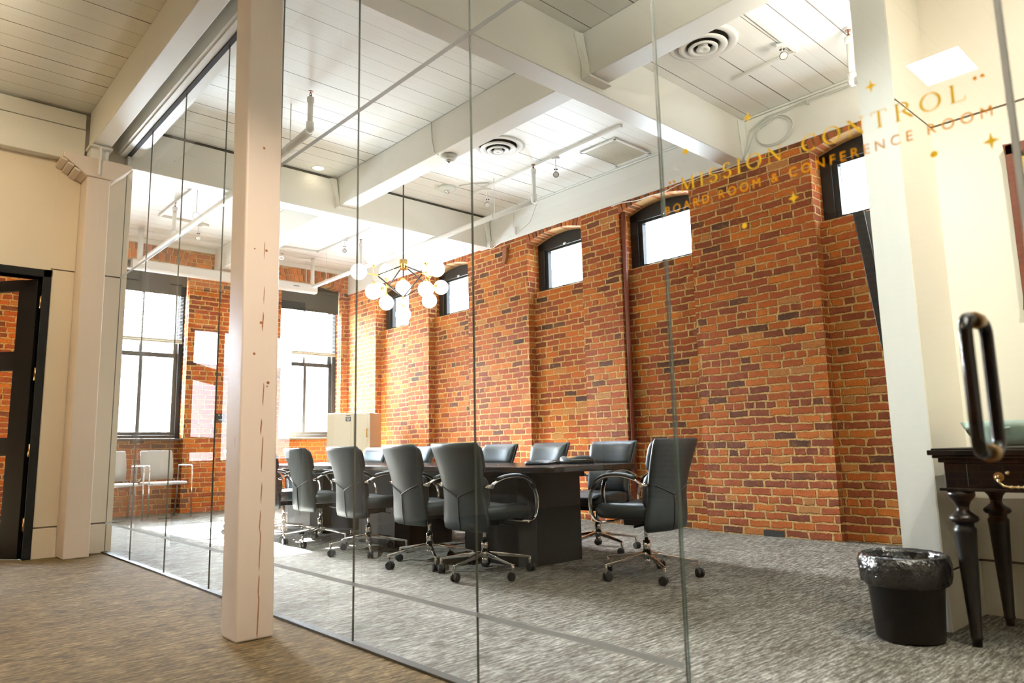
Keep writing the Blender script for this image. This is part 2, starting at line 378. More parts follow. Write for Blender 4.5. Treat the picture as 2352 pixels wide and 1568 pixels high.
def voussoirs(name, parent, along, a, b, z0, zc, h, front, depth, n, taper=.0):
    """a ring of arch bricks standing on edge; along 'x' or 'y'"""
    q = MB()
    for k in range(n):
        t0, t1 = -1 + 2 * (k + .09) / n, -1 + 2 * (k + .91) / n
        c = (a + b) / 2; hw = (b - a) / 2
        j = random.uniform(-.004, .004); hh = h + random.uniform(-.012, .006)
        s0, s1 = c + t0 * hw, c + t1 * hw
        za, zb = arch_z(t0, z0, zc) + j * .3, arch_z(t1, z0, zc) + j * .3
        lean0, lean1 = t0 * .035, t1 * .035
        if along == 'y':
            lo = [(front + j, s0, za), (front + depth, s0, za), (front + depth, s1, zb), (front + j, s1, zb)]
            hi = [(front + j, s0 + lean0, za + hh), (front + depth, s0 + lean0, za + hh), (front + depth, s1 + lean1, zb + hh), (front + j, s1 + lean1, zb + hh)]
        else:
            lo = [(s0, front + j, za), (s1, front + j, zb), (s1, front + depth, zb), (s0, front + depth, za)]
            hi = [(s0 + lean0, front + j, za + hh), (s1 + lean1, front + j, zb + hh), (s1 + lean1, front + depth, zb + hh), (s0 + lean0, front + depth, za + hh)]
        q.hexa(lo, hi)
    return q.done(name, M['arch'], parent, bevel=.006, seg=2, weld=False)
t = NT('arch_brick'); g = t.n('ShaderNodeNewGeometry'); fn = t.noise(g.outputs['Position'], 80, 3, .6); md = t.noise(g.outputs['Position'], 14, 3)
bc = t.ramp(g.outputs['Random Per Island'], [(0, (.10, .032, .016)), (.3, (.24, .055, .014)), (.7, (.36, .085, .014)), (1, (.45, .13, .025))])
bc = t.mix(t.ma('MULTIPLY', t.ma('SUBTRACT', fn, .42, clamp=True), 1.3, clamp=True), bc, (.40, .22, .08))
M['arch'] = t.bsdf(bc, .7, 0, .3, bump=t.ma('ADD', fn, md), bstr=.5, bdist=.006)
for a, b in BAYS:
    voussoirs('brick_arch', wr_, 'y', a + .005, b - .005, ZSP, ZCR, .115, XB - .004, .20, 15)

# far brick wall
NICHES = [(2.64, 3.895), (5.50, 6.715)]
ZFS, ZFP, ZFC = 1.19, 4.005, 4.095
m = MB(); e = [XG - .3] + [q for n in NICHES for q in n] + [7.3]
for i in range(0, len(e), 2): m.box(e[i], e[i + 1], YF, YF + .5, 0, ZC)
for a, b in NICHES:
    m.box(a, b, YF + .20, YF + .5, 0, ZFS)
    n = 10
    for k in range(n):
        t0, t1 = -1 + 2 * k / n, -1 + 2 * (k + 1) / n
        xa, xb = (a + b) / 2 + t0 * (b - a) / 2, (a + b) / 2 + t1 * (b - a) / 2
        za, zb = arch_z(t0, ZFP, ZFC), arch_z(t1, ZFP, ZFC)
        m.mi = 1; m.hexa([(xa, YF + .008, za), (xb, YF + .008, zb), (xb, YF + .5, zb), (xa, YF + .5, za)], [(xa, YF + .008, ZC), (xb, YF + .008, ZC), (xb, YF + .5, ZC), (xa, YF + .5, ZC)]); m.mi = 0
m.mi = 0
# the same wall running on behind the neighbouring office, with one window
m.box(-.15, XG - .3, YF, YF + .5, 0, ZC); m.box(-2.3, -.15, YF, YF + .5, 0, .75); m.box(-2.3, -.15, YF, YF + .5, 3.1, ZC); m.box(LX0, -2.3, YF, YF + .5, 0, ZC)
wb_ = tag(m.done('wall_back', [M['brick'], M['mortar']]), 'far orange brick wall holding two tall windows', 'wall', kind=S)
for a, b in NICHES:
    voussoirs('brick_arch', wb_, 'x', a + .005, b - .005, ZFP, ZFC, .125, YF - .006, .19, 15)
    voussoirs('brick_arch', wb_, 'x', a - .03, b + .03, ZFP + .135, ZFC + .135, .115, YF - .004, .10, 16)

# corridor end wall with doorway (door opening x -0.06..1.19, z 0..2.66)
DX0, DX1, DZ = -.12, 1.19, 2.665
m = MB().box(LX0, DX0, YE, YE + .16, 0, ZC).box(DX1, XG + .06, YE, YE + .16, 0, ZC).box(DX0, DX1, YE, YE + .16, DZ, ZC)
tag(m.done('wall_end', M['cream']), 'cream plaster end wall of the corridor around the black door', 'wall', kind=S)
m = MB().box(XG - .06, XG + .06, YE + .16, YF, 0, ZC)
tag(m.done('wall_inner', M['cream2']), 'plaster wall between the office and the far end of the room', 'wall', kind=S)
m = MB().box(DX1 + .06, 1.455, YE - .004, YE, .29, 2.752).box(1.69, XG, YE - .004, YE, .29, 2.752).box(DX1 + .06, 1.455, YE - .004, YE, 2.764, 3.86).box(1.69, XG, YE - .004, YE, 2.764, 3.86)
m.box(LX0, DX0 - .06, YE - .004, YE, .29, 2.752)
m.mi = 1; m.box(DX1 + .06, 1.455, YE - .002, YE, .274, .291).box(1.69, XG, YE - .002, YE, .274, .291).box(DX1 + .06, 1.455, YE - .002, YE, 2.751, 2.765).box(1.69, XG, YE - .002, YE, 2.751, 2.765)
tag(m.done('trim_1', [M['cream'], M['groove']]), 'cream wall panels on the end wall above the baseboard', 'trim', kind=S)
m = MB().box(DX1 + .06, 1.455, YE - .010, YE, 0, .275).box(1.69, XG, YE - .010, YE, 0, .275).box(LX0, DX0 - .06, YE - .01, YE, 0, .275)
tag(m.done('baseboard_end', M['cream'], bevel=.003), 'tall cream baseboard along the end wall', 'baseboard', kind=S)
# stub wall between room and alcove
m = MB().box(XP, XB + .2, YS0, YS1, 0, ZC)
m.mi = 1; m.box(XP - .002, XP + .002, YS0 + .001, YS1 - .001, 0, ZC)
tag(m.done('wall_front', [M['cream2'], M['pier']]), 'near partition wall with a brushed white end face', 'wall', kind=S)
m = MB().box(XN, XN + .12, LY0, YS0, 0, ZC)
tag(m.done('wall_alcove', M['cream2']), 'pale cream alcove wall behind the console table', 'wall', kind=S)
m = MB()
m.box(XP, XN, YS0 - .004, YS0, .285, 2.745).box(XN - .004, XN, LY0, YS0 - .004, .285, 2.745).box(XP, XN, YS0 - .004, YS0, 2.757, ZC).box(XN - .004, XN, LY0, YS0 - .004, 2.757, ZC)
m.mi = 1; m.box(XP, XN, YS0 - .002, YS0, .272, .286).box(XN - .002, XN, LY0, YS0 - .002, .272, .286).box(XP, XN, YS0 - .002, YS0, 2.744, 2.758).box(XN - .002, XN, LY0, YS0 - .002, 2.744, 2.758)
tag(m.done('trim_2', [M['cream2'], M['groove']]), 'pale wall panels of the alcove with grooves between them', 'trim', kind=S)
m = MB().box(XP, XN - .012, YS0 - .012, YS0, 0, .273).box(XN - .012, XN, LY0, YS0, 0, .273)
tag(m.done('baseboard_alcove', M['cream2'], bevel=.003), 'tall pale baseboard around the alcove', 'baseboard', kind=S)
m = MB().box(LX0 - .15, LX0, LY0, YF + .5, 0, ZC)
tag(m.done('wall_left', M['brick']), 'brick wall closing the far side of the lobby', 'wall', kind=S)
m = MB().box(LX0, XN + .12, LY0 - .15, LY0, 0, ZC)
tag(m.done('wall_near', M['cream']), 'cream wall behind the camera closing the corridor', 'wall', kind=S)
m = MB().box(XN + .12, 7.3, YS0 - .3, YS0, 0, ZC)
tag(m.done('wall_side', M['cream2']), 'plain wall behind the near partition', 'wall', kind=S)

# ------------------------------------------------------------------ beams, fascia, posts
def beam(name, label, fn, mat='beam', bevel=.008):
    m = MB(); fn(m); return tag(m.done(name, [M[mat], M['groove2']], bevel=bevel), label, 'beam', kind=S)
def gap(m, *b):
    m.mi = 1; m.box(*b); m.mi = 0; return m
BX0, BX1, BZ = 4.275, 4.505, 4.015
beam('ceiling_girder', 'deep white girder crossing the room above the near column', lambda m: m.box(LX0, XB + .1, 3.755, 3.971, ZG, ZC))
beam('ceiling_girder', 'deep white girder crossing the middle of the room in line with the end wall', lambda m: gap(gap(m.box(XG - .02, XB + .1, 8.00, 8.22, ZG, ZC - .034), XG, BX0 - .06, 8.01, 8.2, ZC - .034, ZC), BX1 + .02, 6.74, 8.01, 8.2, ZC - .034, ZC))
beam('ceiling_girder', 'white girder lying along the top of the corridor end wall', lambda m: m.box(LX0, 1.45, 7.98, YE + .02, 3.872, 4.21).box(LX0, 1.45, 8.0, YE + .02, 4.225, 4.385))
beam('ceiling_beam', 'white ceiling beam carrying the smoke detector, between the two girders', lambda m: m.box(BX0, BX1, 3.975, 7.995, BZ, ZC - .005))
beam('ceiling_beam', 'white ceiling beam next to the round air diffuser above the near end', lambda m: m.box(BX0, BX1, YS1 - .1, 3.75, BZ - .02, ZC - .005))
beam('ceiling_beam', 'white ceiling beam running to the far brick wall beyond the middle girder', lambda m: m.box(BX0, BX1, 8.225, YF - .01, BZ, ZC - .005))
beam('ceiling_beam', 'white beam above the glass resting on the two columns', lambda m: m.box(1.478, 1.646, -3.9, 7.97, 4.016, ZC - .004))
beam('ceiling_beam', 'white corridor beam high over the middle of the lobby', lambda m: m.box(-1.35, -1.18, -3.9, 7.97, 4.016, ZC))
beam('trim_3', 'white fascia board along the top of the long brick wall', lambda m: m.box(XB - .012, XB + .06, YS1, YF, 3.946, ZC - .03).box(XB - .02, XB + .06, YS1, YF, ZC - .025, ZC - .002))
beam('trim_4', 'thin white ledge along the top of the far brick wall', lambda m: m.box(XG, XB, YF - .05, YF + .02, ZC - .085, ZC))
m = MB().box(1.762, 1.985, -3.9, YE, 4.075, ZC).box(1.79, 1.845, -3.9, YE, 4.060, 4.08).box(1.885, 1.95, -3.9, YE, 4.060, 4.08)
m.mi = 1; m.box(1.846, 1.884, -3.9, YE, 4.050, 4.079)
tag(m.done('trim_5', [M['beam'], M['soft']]), 'boxed white header with a dark channel above the glass', 'trim', kind=S)
m = MB().box(XG - .026, XG + .020, 1.33, YE, 0, .012)
tag(m.done('trim_6', M['greygap']), 'low grey floor channel under the glass partition', 'trim', kind=S)

# near column (leans slightly), far column with bolster cap
root = thing('wooden_column', 'cream painted timber column standing nearest, in front of the glass', 'column', (1.56, 3.8, 0), kind=S)
m = MB(); zt = 4.0
lo = [(-.099, -.105, 0), (.096, -.107, 0), (.10, .10, 0), (-.097, .10, 0)]
hi = [(-.140, -.095, zt), (.058, -.095, zt), (.062, .11, zt), (-.137, .11, zt)]
m.hexa(lo, hi)
c = m.done('shaft', M['post'], root, bevel=.012, seg=3)
m = MB()
for z in [(.03, .20), (.23, .30), (.36, .52), (.55, .62), (.70, .76), (.86, 1.0), (1.05, 1.09), (1.2, 1.28), (1.6, 1.66), (1.75, 1.80), (2.0, 2.05)]:
    w = random.uniform(.002, .005); x = .012 + random.uniform(-.006, .006) - .01 * (z[0])
    y = -.1075 + .003 * z[0]
    m.hexa([(x - w, y, z[0]), (x, y, z[0] - .03), (x, y + .002, z[0] - .03), (x - w, y + .002, z[0])], [(x, y, z[1] + .02), (x + w, y, z[1]), (x + w, y + .002, z[1]), (x, y + .002, z[1] + .02)])
m.done('crack', M['rusty'], root, weld=False)
m = MB()
for x, z in [(-.035, 2.02), (.03, 2.02), (.012, 1.62), (.06, 1.30), (.055, 1.28), (.0, 2.6), (-.02, 1.45)]:
    m.cyl((x - .03, -.106 + .0025 * z, z), (x - .03, -.1035 + .0025 * z, z), random.uniform(.004, .009), n=8)
m.done('knot', M['rusty'], root)
root = thing('wooden_column', 'cream painted timber column with a bolster cap against the end wall', 'column', (1.575, 7.93, 0), kind=S)
m = MB().hexa([(-.112, -.125, 0), (.105, -.125, 0), (.105, .16, 0), (-.112, .16, 0)], [(-.120, -.12, 3.68), (.085, -.12, 3.68), (.085, .16, 3.68), (-.120, .16, 3.68)])
m.done('shaft', M['post'], root, bevel=.012, seg=3)
m = MB().prism([(-.13, 3.68), (.12, 3.68), (.27, 3.83), (.27, 3.872), (-.335, 3.872), (-.335, 3.83)], 'y', -.14, .155)
for k in range(3):
    z = 3.715 + k * .04
    m.hexa([(-.335 + .15 * (2 - k) / 2.6 - .02, -.148, z), (-.30 + .15 * (2 - k) / 2.6, -.148, z - .02), (-.30 + .15 * (2 - k) / 2.6, .155, z - .02), (-.335 + .15 * (2 - k) / 2.6 - .02, .155, z)],
           [(-.335 + .15 * (2 - k) / 2.6 - .02, -.148, z + .022), (-.30 + .15 * (2 - k) / 2.6, -.148, z + .002), (-.30 + .15 * (2 - k) / 2.6, .155, z + .002), (-.335 + .15 * (2 - k) / 2.6 - .02, .155, z + .022)])
m.done('bolster', M['post'], root, bevel=.008)
m = MB().box(-.12, .085, -.15, .05, 3.985, 4.012).box(-.04, -.02, -.17, -.145, 3.70, 3.99).box(-.10, .06, -.1, .1, 3.872, 3.99)
m.done('bearing_plate', M['beam'], root, bevel=.004)

# beam hangers (strap irons)
def hanger(label, x0, x1, yface, sgn, zb, rot=None):
    """strap folded down the girder face and under the beam; sgn -1: beam on the -y side"""
    m = MB()
    y0, y1 = yface + sgn * .004, yface + sgn * .075
    # left strap: twisting from flat on the girder to the beam side
    m.hexa([(x0 - .105, y0, ZC - .03), (x0 - .03, y0 + sgn * .03, ZC - .03), (x0 - .028, y0 + sgn * .036, ZC - .03), (x0 - .10, y0 + sgn * .006, ZC - .03)],
           [(x0 - .022, y0, zb + .09), (x0 - .006, y1, zb + .07), (x0 - .002, y1, zb + .07), (x0 - .016, y0 + sgn * .006, zb + .09)])
    m.hexa([(x0 - .022, y0, zb + .09), (x0 - .006, y1, zb + .07), (x0 - .002, y1, zb + .07), (x0 - .016, y0 + sgn * .006, zb + .09)],
           [(x0 - .03, y0, zb - .022), (x0 - .022, y1 + sgn * .01, zb - .022), (x0 - .002, y1 + sgn * .01, zb - .022), (x0 - .002, y0, zb - .022)])
    a, b = sorted((y0, y1 + sgn * .02))
    m.box(x0 - .03, x1 + .025, a, b, zb - .024, zb - .006)
    a, b = sorted((y0, y1))
    m.box(x1 + .003, x1 + .012, a, b, zb - .02, ZC - .03)
    o = m.done('beam_hanger', M['beam'], bevel=.003)
    return tag(o, label, 'bracket', 'iron hangers under the beam ends')
hanger('white strap hanger holding the near ceiling beam against the girder', BX0, BX1, 3.755, -1, BZ - .02)
hanger('white strap hanger holding the smoke detector beam to the middle girder', BX0, BX1, 8.00, -1, BZ)
m = MB().hexa([(6.70, 7.99, ZC - .03), (6.80, 7.985, ZC - .03), (6.80, 7.995, ZC - .03), (6.70, 7.997, ZC - .03)], [(6.77, 7.99, ZG + .08), (6.835, 7.96, ZG + .06), (6.838, 7.97, ZG + .06), (6.775, 7.997, ZG + .08)])
m.box(6.775, 6.84, 7.93, 7.997, ZG - .02, ZG + .09)
tag(m.done('beam_hanger', M['beam'], bevel=.003), 'white strap hanger where the middle girder meets the brick wall', 'bracket', 'iron hangers under the beam ends')
m = MB().hexa([(6.74, 3.752, ZC - .03), (6.835, 3.75, ZC - .03), (6.835, 3.72, ZC - .03), (6.74, 3.748, ZC - .03)], [(6.80, 3.752, ZG), (6.838, 3.75, ZG), (6.838, 3.70, ZG), (6.80, 3.72, ZG)])
tag(m.done('beam_hanger', M['beam'], bevel=.003), 'white strap hanger beside the coiled white cable', 'bracket', 'iron hangers under the beam ends')
m = MB().prism([(7.60, 3.70), (7.645, 3.60), (7.665, 3.60), (7.69, 3.70), (7.68, 3.84), (7.60, 3.84)], 'x', XB - .05, XB)
tag(m.done('wall_bracket', M['rusty'], bevel=.004), 'rusty iron bracket stuck on the brick below the middle girder', 'bracket')

# ------------------------------------------------------------------ long-wall windows
def small_window(i, a, b, lab):
    root = thing('window_%d' % i, lab, 'window', (0, 0, 0), kind=S)
    X0, X1 = 7.075, 7.20; wl = .165
    pa, pb, pz0, pz1 = a + wl, b - wl, 3.163, 3.690
    m = MB().box(X0, X1, a, pa - .05, ZSILL, ZSP + .0).box(X0, X1, pb + .05, b, ZSILL, ZSP + .0)
    m.box(X0, X1, pa - .05, pb + .05, ZSILL, pz0 - .025)
    pts = [(a + (b - a) * k / 12, arch_z(-1 + 2 * k / 12, ZSP, ZCR)) for k in range(13)]
    m.prism([(a, pz1 + .03)] + [(a, ZSP)] + pts[1:-1] + [(b, ZSP), (b, pz1 + .03)], 'x', X0, X1)
    m.done('frame', M['frame'], root, bevel=.006)
    m = MB().box(X0 + .03, X1 - .02, pa - .055, pa, pz0 - .028, pz1 + .035).box(X0 + .03, X1 - .02, pb, pb + .055, pz0 - .028, pz1 + .035)
    m.box(X0 + .03, X1 - .02, pa, pb, pz0 - .028, pz0).box(X0 + .03, X1 - .02, pa, pb, pz1, pz1 + .035)
    m.done('sash', M['frame'], root, bevel=.004)
    MB().box(7.145, 7.150, pa, pb, pz0, pz1).done('pane', M['pane'], root)
    c = (a + b) / 2 - .03
    MB().box(X0 - .02, X0 + .03, c - .05, c + .05, pz0 - .04, pz0 - .02).cyl((X0 - .02, c, pz0 - .03), (X0 - .02, c + .06, pz0 - .015), .008).done('latch', M['soft'], root)
    MB().cyl((X0 - .015, c + .05, pz1 + .05), (X0 - .015, c - .02, pz1 + .05), .009).sphere((X0 - .015, c + .02, pz1 + .04), .016, 10, 6).done('catch', M['chrome'], root)
names = ['small arched black window nearest the wall display, high in the brick', 'small arched black window crossed by the glass door edge', 'small arched black window right of the rusty wall bracket',
         'small arched black window just right of the globe chandelier', 'small arched black window seen behind the globe chandelier']
for i, ((a, b), l) in enumerate(zip(BAYS, names)): small_window(i + 3, a, b, l)

# ------------------------------------------------------------------ far windows
def tall_window(i, a, b, lab):
    root = thing('window_%d' % i, lab, 'window', kind=S)
    Y0, Y1 = YF + .21, YF + .36; c = (a + b) / 2
    pts = [(a + (b - a) * k / 12, arch_z(-1 + 2 * k / 12, ZFP, ZFC)) for k in range(13)]
    m = MB().box(a, a + .075, Y0, Y1, ZFS, ZFP).box(b - .075, b, Y0, Y1, ZFS, ZFP).box(a, b, Y0 - .02, Y1, ZFS, ZFS + .06)
    m.prism([(a, ZFP - .18)] + pts + [(b, ZFP - .18)], 'y', Y0, Y1)
    m.done('frame', M['frame'], root, bevel=.006)
    m = MB(); s0, s1 = a + .07, b - .07
    for (z0, z1, y) in ((1.245, 2.60, Y0 + .035), (2.54, 3.86, Y0 + .085)):
        m.box(s0, s0 + .06, y, y + .045, z0, z1).box(s1 - .06, s1, y, y + .045, z0, z1).box(s0, s1, y, y + .045, z0, z0 + .06).box(s0, s1, y, y + .045, z1 - .075, z1)
        m.box(c - .027, c + .027, y + .005, y + .04, z0 + .05, z1 - .05)
    m.done('sash', M['frame'], root, bevel=.004)
    MB().box(s0 + .05, s1 - .05, Y0 + .055, Y0 + .059, 1.30, 2.55).box(s0 + .05, s1 - .05, Y0 + .105, Y0 + .109, 2.59, 3.81).done('pane', M['pane'], root)
    MB().box(a - .01, b + .01, YF + .01, Y0 + .01, ZFS - .03, ZFS + .005).done('sill', M['greygap'], root, bevel=.005)
tall_window(1, *NICHES[0], 'tall black sash window behind the two guest chairs')
tall_window(2, *NICHES[1], 'tall black sash window left of the beige cabinet')
def blinds(a, b, zb, which):
    y = YF + .135
    root = thing('roller_blind', 'black cloth roller blind drawn over the top of the ' + which, 'blind', group='roller blinds at the far windows')
    MB().box(a + .02, b - .02, y - .035, y - .03, 3.565, 3.99).done('cloth', M['shade'], root)
    MB().cyl((a + .01, y - .02, 3.955), (b - .01, y - .02, 3.955), .035).done('roller', M['shade'], root)
    MB().box(a + .02, b - .02, y - .044, y - .022, 3.553, 3.578).done('bottom_bar', M['greygap'], root)
    MB().box(b - .022, b - .004, y - .06, y + .01, 3.90, 3.99).tube([(b - .014, y - .05, 3.9), (b - .014, y - .05, 1.3)], .004, 6).done('bracket', M['white'], root)
    root = thing('venetian_blind', 'white slatted blind half raised in the ' + which, 'blind', group='slatted blinds at the far windows')
    m = MB(); z = zb + .045
    while z < 3.60:
        m.hexa([(a + .035, y + .022, z - .007), (b - .035, y + .022, z - .007), (b - .035, y + .047, z + .004), (a + .035, y + .047, z + .004)],
               [(a + .035, y + .022, z - .0062), (b - .035, y + .022, z - .0062), (b - .035, y + .047, z + .0048), (a + .035, y + .047, z + .0048)]); z += .0245
    m.done('slats', M['slat'], root, weld=False)
    MB().box(a + .03, b - .03, y + .015, y + .055, zb - .03, zb).box(a + .035, b - .035, y + .018, y + .052, zb + .004, zb + .034).done('bottom_rail', M['rail'], root, bevel=.004)
    for x in (a + .25, (a + b) / 2 + .03, b - .13): MB().box(x - .003, x + .003, y + .017, y + .020, zb, 3.6).done('ladder_cord', M['slat'], root)
blinds(*NICHES[0], 2.79, 'window behind the guest chairs')
blinds(*NICHES[1], 2.765, 'window left of the beige cabinet')
# projection screen
root = thing('projection_screen_case', 'long white projection screen case hanging before the far windows', 'screen case', (0, 0, 0))
m = MB().prism([(11.93, 3.83), (11.96, 3.805), (12.05, 3.805), (12.07, 3.83), (12.07, 3.945), (12.05, 3.97), (11.96, 3.97), (11.93, 3.945)], 'x', 2.915, 6.02)
m.done('casing', M['white'], root, bevel=.004)
MB().box(5.55, 5.66, 11.926, 11.93, 3.885, 3.90).done('badge', M['label'], root)
for x in (3.05, 5.82): MB().cyl((x, 12.0, 3.97), (x, 12.0, ZC - .01), .006, n=6).done('hanging_wire', M['white'], root)
MB().box(2.60, 2.93, 11.96, 12.04, 3.80, 3.825).done('end_bar', M['white'], root)

# ------------------------------------------------------------------ office behind the corridor door
root = thing('window_8', 'bright blinded window in the office behind the black door', 'window', kind=S)
m = MB().box(-2.3, -2.22, YF + .2, YF + .3, .75, 3.1).box(-.23, -.15, YF + .2, YF + .3, .75, 3.1).box(-2.3, -.15, YF + .2, YF + .3, .75, .83).box(-2.3, -.15, YF + .2, YF + .3, 3.02, 3.1).box(-1.26, -1.2, YF + .2, YF + .3, .8, 3.05)
m.done('frame', M['frame'], root, bevel=.004)
MB().box(-2.22, -.23, YF + .25, YF + .255, .83, 3.02).done('pane', M['pane'], root)
m = MB(); z = .86
while z < 3.0:
    m.hexa([(-2.2, YF + .10, z - .008), (-.25, YF + .10, z - .008), (-.25, YF + .122, z + .008), (-2.2, YF + .122, z + .008)], [(-2.2, YF + .10, z - .0072), (-.25, YF + .10, z - .0072), (-.25, YF + .122, z + .0088), (-2.2, YF + .122, z + .0088)]); z += .021
o = m.done('venetian_blind', M['slat'], weld=False); tag(o, 'white slatted blind lowered in the office behind the black door', 'blind')
# corridor door
root = thing('door_1', 'black glazed door standing ajar in the corridor end wall', 'door', (DX1 - .015, YE + .05, 0), kind=S)
W_ = 1.235; st = .155; rails = [(0, .30), (.955, 1.125), (1.765, 1.95), (2.545, 2.655)]
DA = math.radians(180 - 52); dd = V((cos(DA), sin(DA), 0)); dn = V((-sin(DA), cos(DA), 0))
def leaf(m, s0, s1, z0, z1, t0=-.022, t1=.022):
    q = lambda s, t, z: tuple(dd * s + dn * t + V((0, 0, z)))
    m.hexa([q(s0, t0, z0), q(s1, t0, z0), q(s1, t1, z0), q(s0, t1, z0)], [q(s0, t0, z1), q(s1, t0, z1), q(s1, t1, z1), q(s0, t1, z1)]); return m
m = MB(); leaf(m, 0, st + .05, .012, 2.65); leaf(m, W_ - st, W_, .012, 2.65)
for z0, z1 in rails: leaf(m, st, W_ - st, max(z0, .012), z1)
m.done('leaf', M['door'], root, bevel=.004)
m = MB()
for (a, b), (c, d) in zip(rails, rails[1:]): leaf(m, st + .05, W_ - st, b, c, -.004, .004)
m.done('pane', M['pane'], root)
m = MB()
for z in (.32, 1.0, 1.72, 2.42): m.cyl((.016, -.045, z - .06), (.016, -.045, z + .06), .013, n=8)
m.done('hinge', M['obrass'], root)
m = MB(); q = dd * (W_ - .08)
m.cyl(tuple(q - dn * .022 + V((0, 0, 1.03))), tuple(q - dn * .075 + V((0, 0, 1.03))), .012).cyl(tuple(q - dn * .07 + V((0, 0, 1.03))), tuple(q - dn * .07 - dd * .11 + V((0, 0, 1.03))), .010)
m.done('lever_handle', M['obrass'], root)
m = MB().box(DX0 - .06, DX0 + .02, YE - .02, YE + .16, 0, DZ).box(DX1 + .0, DX1 + .07, YE - .02, YE + .16, 0, DZ + .075).box(DX0 - .06, DX1 + .07, YE - .02, YE + .16, DZ, DZ + .075)
tag(m.done('trim_7', M['door'], bevel=.005), 'black casing around the corridor door', 'trim', kind=S)

# ------------------------------------------------------------------ text helpers
def text_mesh(body, size, spacing=1.0):
    cu = bpy.data.curves.new('txt', 'FONT'); cu.body = body; cu.size = size; cu.align_x = 'LEFT'; cu.space_character = spacing; cu.extrude = .0004
    o = bpy.data.objects.new('txt', cu); COL.objects.link(o)
    dg = bpy.context.evaluated_depsgraph_get(); me = bpy.data.meshes.new_from_object(o.evaluated_get(dg))
    bpy.data.objects.remove(o); bpy.data.curves.remove(cu); return me
def place_text(name, me, mat, parent, mw, width=None, height=None):
    xs = [v.co.x for v in me.vertices]; ys = [v.co.y for v in me.vertices]
    kx = width / (max(xs) - min(xs)) if width else 1; ky = height / (max(ys) - min(ys)) if height else kx
    x0, y0 = min(xs), min(ys)
    for v in me.vertices: v.co = mw @ V(((v.co.x - x0) * kx, (v.co.y - y0) * ky, v.co.z))
    me.materials.clear(); me.materials.append(mat)
    o = bpy.data.objects.new(name, me); COL.objects.link(o); o.parent = parent; return o
# room number on the office door, facing the corridor
ax = -dd; up = V((0, 0, 1)); nm = -dn
org = dd * .80 - dn * .0235 + V((0, 0, 1.80))
# reads left to right for someone in the corridor
mw = Matrix(((ax.x, 0, nm.x, org.x), (ax.y, 0, nm.y, org.y), (0, 1, 0, org.z), (0, 0, 0, 1)))
place_text('room_number', text_mesh('202', .12), M['gold'], root, mw, width=.24, height=.12)

# ------------------------------------------------------------------ glass partition
JO = [1.326, 2.303, 3.271, 4.262, 5.240, 6.230, 7.206, YE]
desc = ['clear glass panel hinged side of the lettered door, showing the head chair', 'clear glass panel second from the lettered door, in front of the nearest table side chairs', 'clear glass panel just right of the near column',
        'clear glass panel directly behind the near column', 'clear glass panel just left of the near column', 'clear glass panel second from the end wall', 'clear glass panel butting against the end wall']
GT = .010
def pane(m, y0, y1, z0, z1):
    m.mi = 0; x0, x1 = XG, XG + GT
    m.quad((x0, y0, z0), (x0, y1, z0), (x0, y1, z1), (x0, y0, z1)); m.quad((x1, y0, z0), (x1, y0, z1), (x1, y1, z1), (x1, y1, z0))
    m.mi = 1
    m.quad((x0, y0, z0), (x0, y0, z1), (x1, y0, z1), (x1, y0, z0)); m.quad((x0, y1, z0), (x1, y1, z0), (x1, y1, z1), (x0, y1, z1))
    m.quad((x0, y0, z0), (x1, y0, z0), (x1, y1, z0), (x0, y1, z0)); m.quad((x0, y0, z1), (x0, y1, z1), (x1, y1, z1), (x1, y0, z1)); return m
for (a, b), l in zip(zip(JO, JO[1:]), desc):
    tag(pane(MB(), a + .0012, b - .0012, .008, ZT).done('glass_panel', [M['glass'], M['gedge']]), l, 'glass panel', 'fixed panels of the glass partition')
for a, b, l in ((-.60, .362, 'clear glass panel on the handle side of the lettered door'),):
    tag(pane(MB(), a, b, .008, ZT).done('glass_panel', [M['glass'], M['dedge']]), l, 'glass panel', 'fixed panels of the glass partition')
tag(MB().box(XG - .0015, XG, 1.33, YE, ZD - .012, ZD + .012).done('glazing_strip', M['bar']), 'thin grey strip across the glass at door head height', 'strip')
tag(MB().box(XG - .0015, XG, 1.33, YE, ZB - .009, ZB + .009).done('glazing_strip', M['bar']), 'thin grey strip across the glass a little above the floor', 'strip')
# glass door
root = thing('door_2', 'frameless glass door with gold lettering and a long black pull', 'door', (0, 0, 0), kind=S)
pane(MB(), .376, 1.318, .010, ZT - .01).done('glass_leaf', [M['glass'], M['dedge']], root)
MB().box(XG - .001, XG + GT + .001, .364, .3755, .010, ZT - .01).done('lit_edge_strip', M['lit_edge'], root)  # white strip stands in for the glass edge catching alcove light
# vertical pull: one bar each side of the glass
HY = .487
def bar(x, z0, z1):
    return [(x, HY, z0 + .0), (x, HY, z1)]
hm = MB()
for s, x in ((-1, XG - .078), (1, XG + GT + .066)):
    pts = []
    for k in range(7): a = k / 6 * PI / 2; pts.append((XG + GT / 2 + s * (.006 + .052 * (1 - (1 - sin(a)))) if 0 else x - s * .026 * (1 - sin(a)), HY, 1.195 - .0 + .026 * cos(a) - .026))
    pts = [(XG + (GT if s > 0 else 0), HY, 1.195), (x - s * .03, HY, 1.195)] + [(x - s * .03 * (1 - sin(a)), HY, 1.165 + .03 * cos(a)) for a in [PI / 8 * k for k in range(1, 5)]]
    low = [(p[0], p[1], .897 + (1.195 - p[2])) for p in pts[::-1]]
    hm.tube(pts + low, .0142, 14)
hm.done('pull_handle', M['gloss'], root)
for v in root.children:
    if v.name.startswith('pull'): v['label'] = 'black vertical pull handle'
m = MB()
for z in (1.195, .897): m.cyl((XG - .012, HY, z), (XG + GT + .012, HY, z), .019, n=16)
m.done('handle_mount', M['obrass'], root)
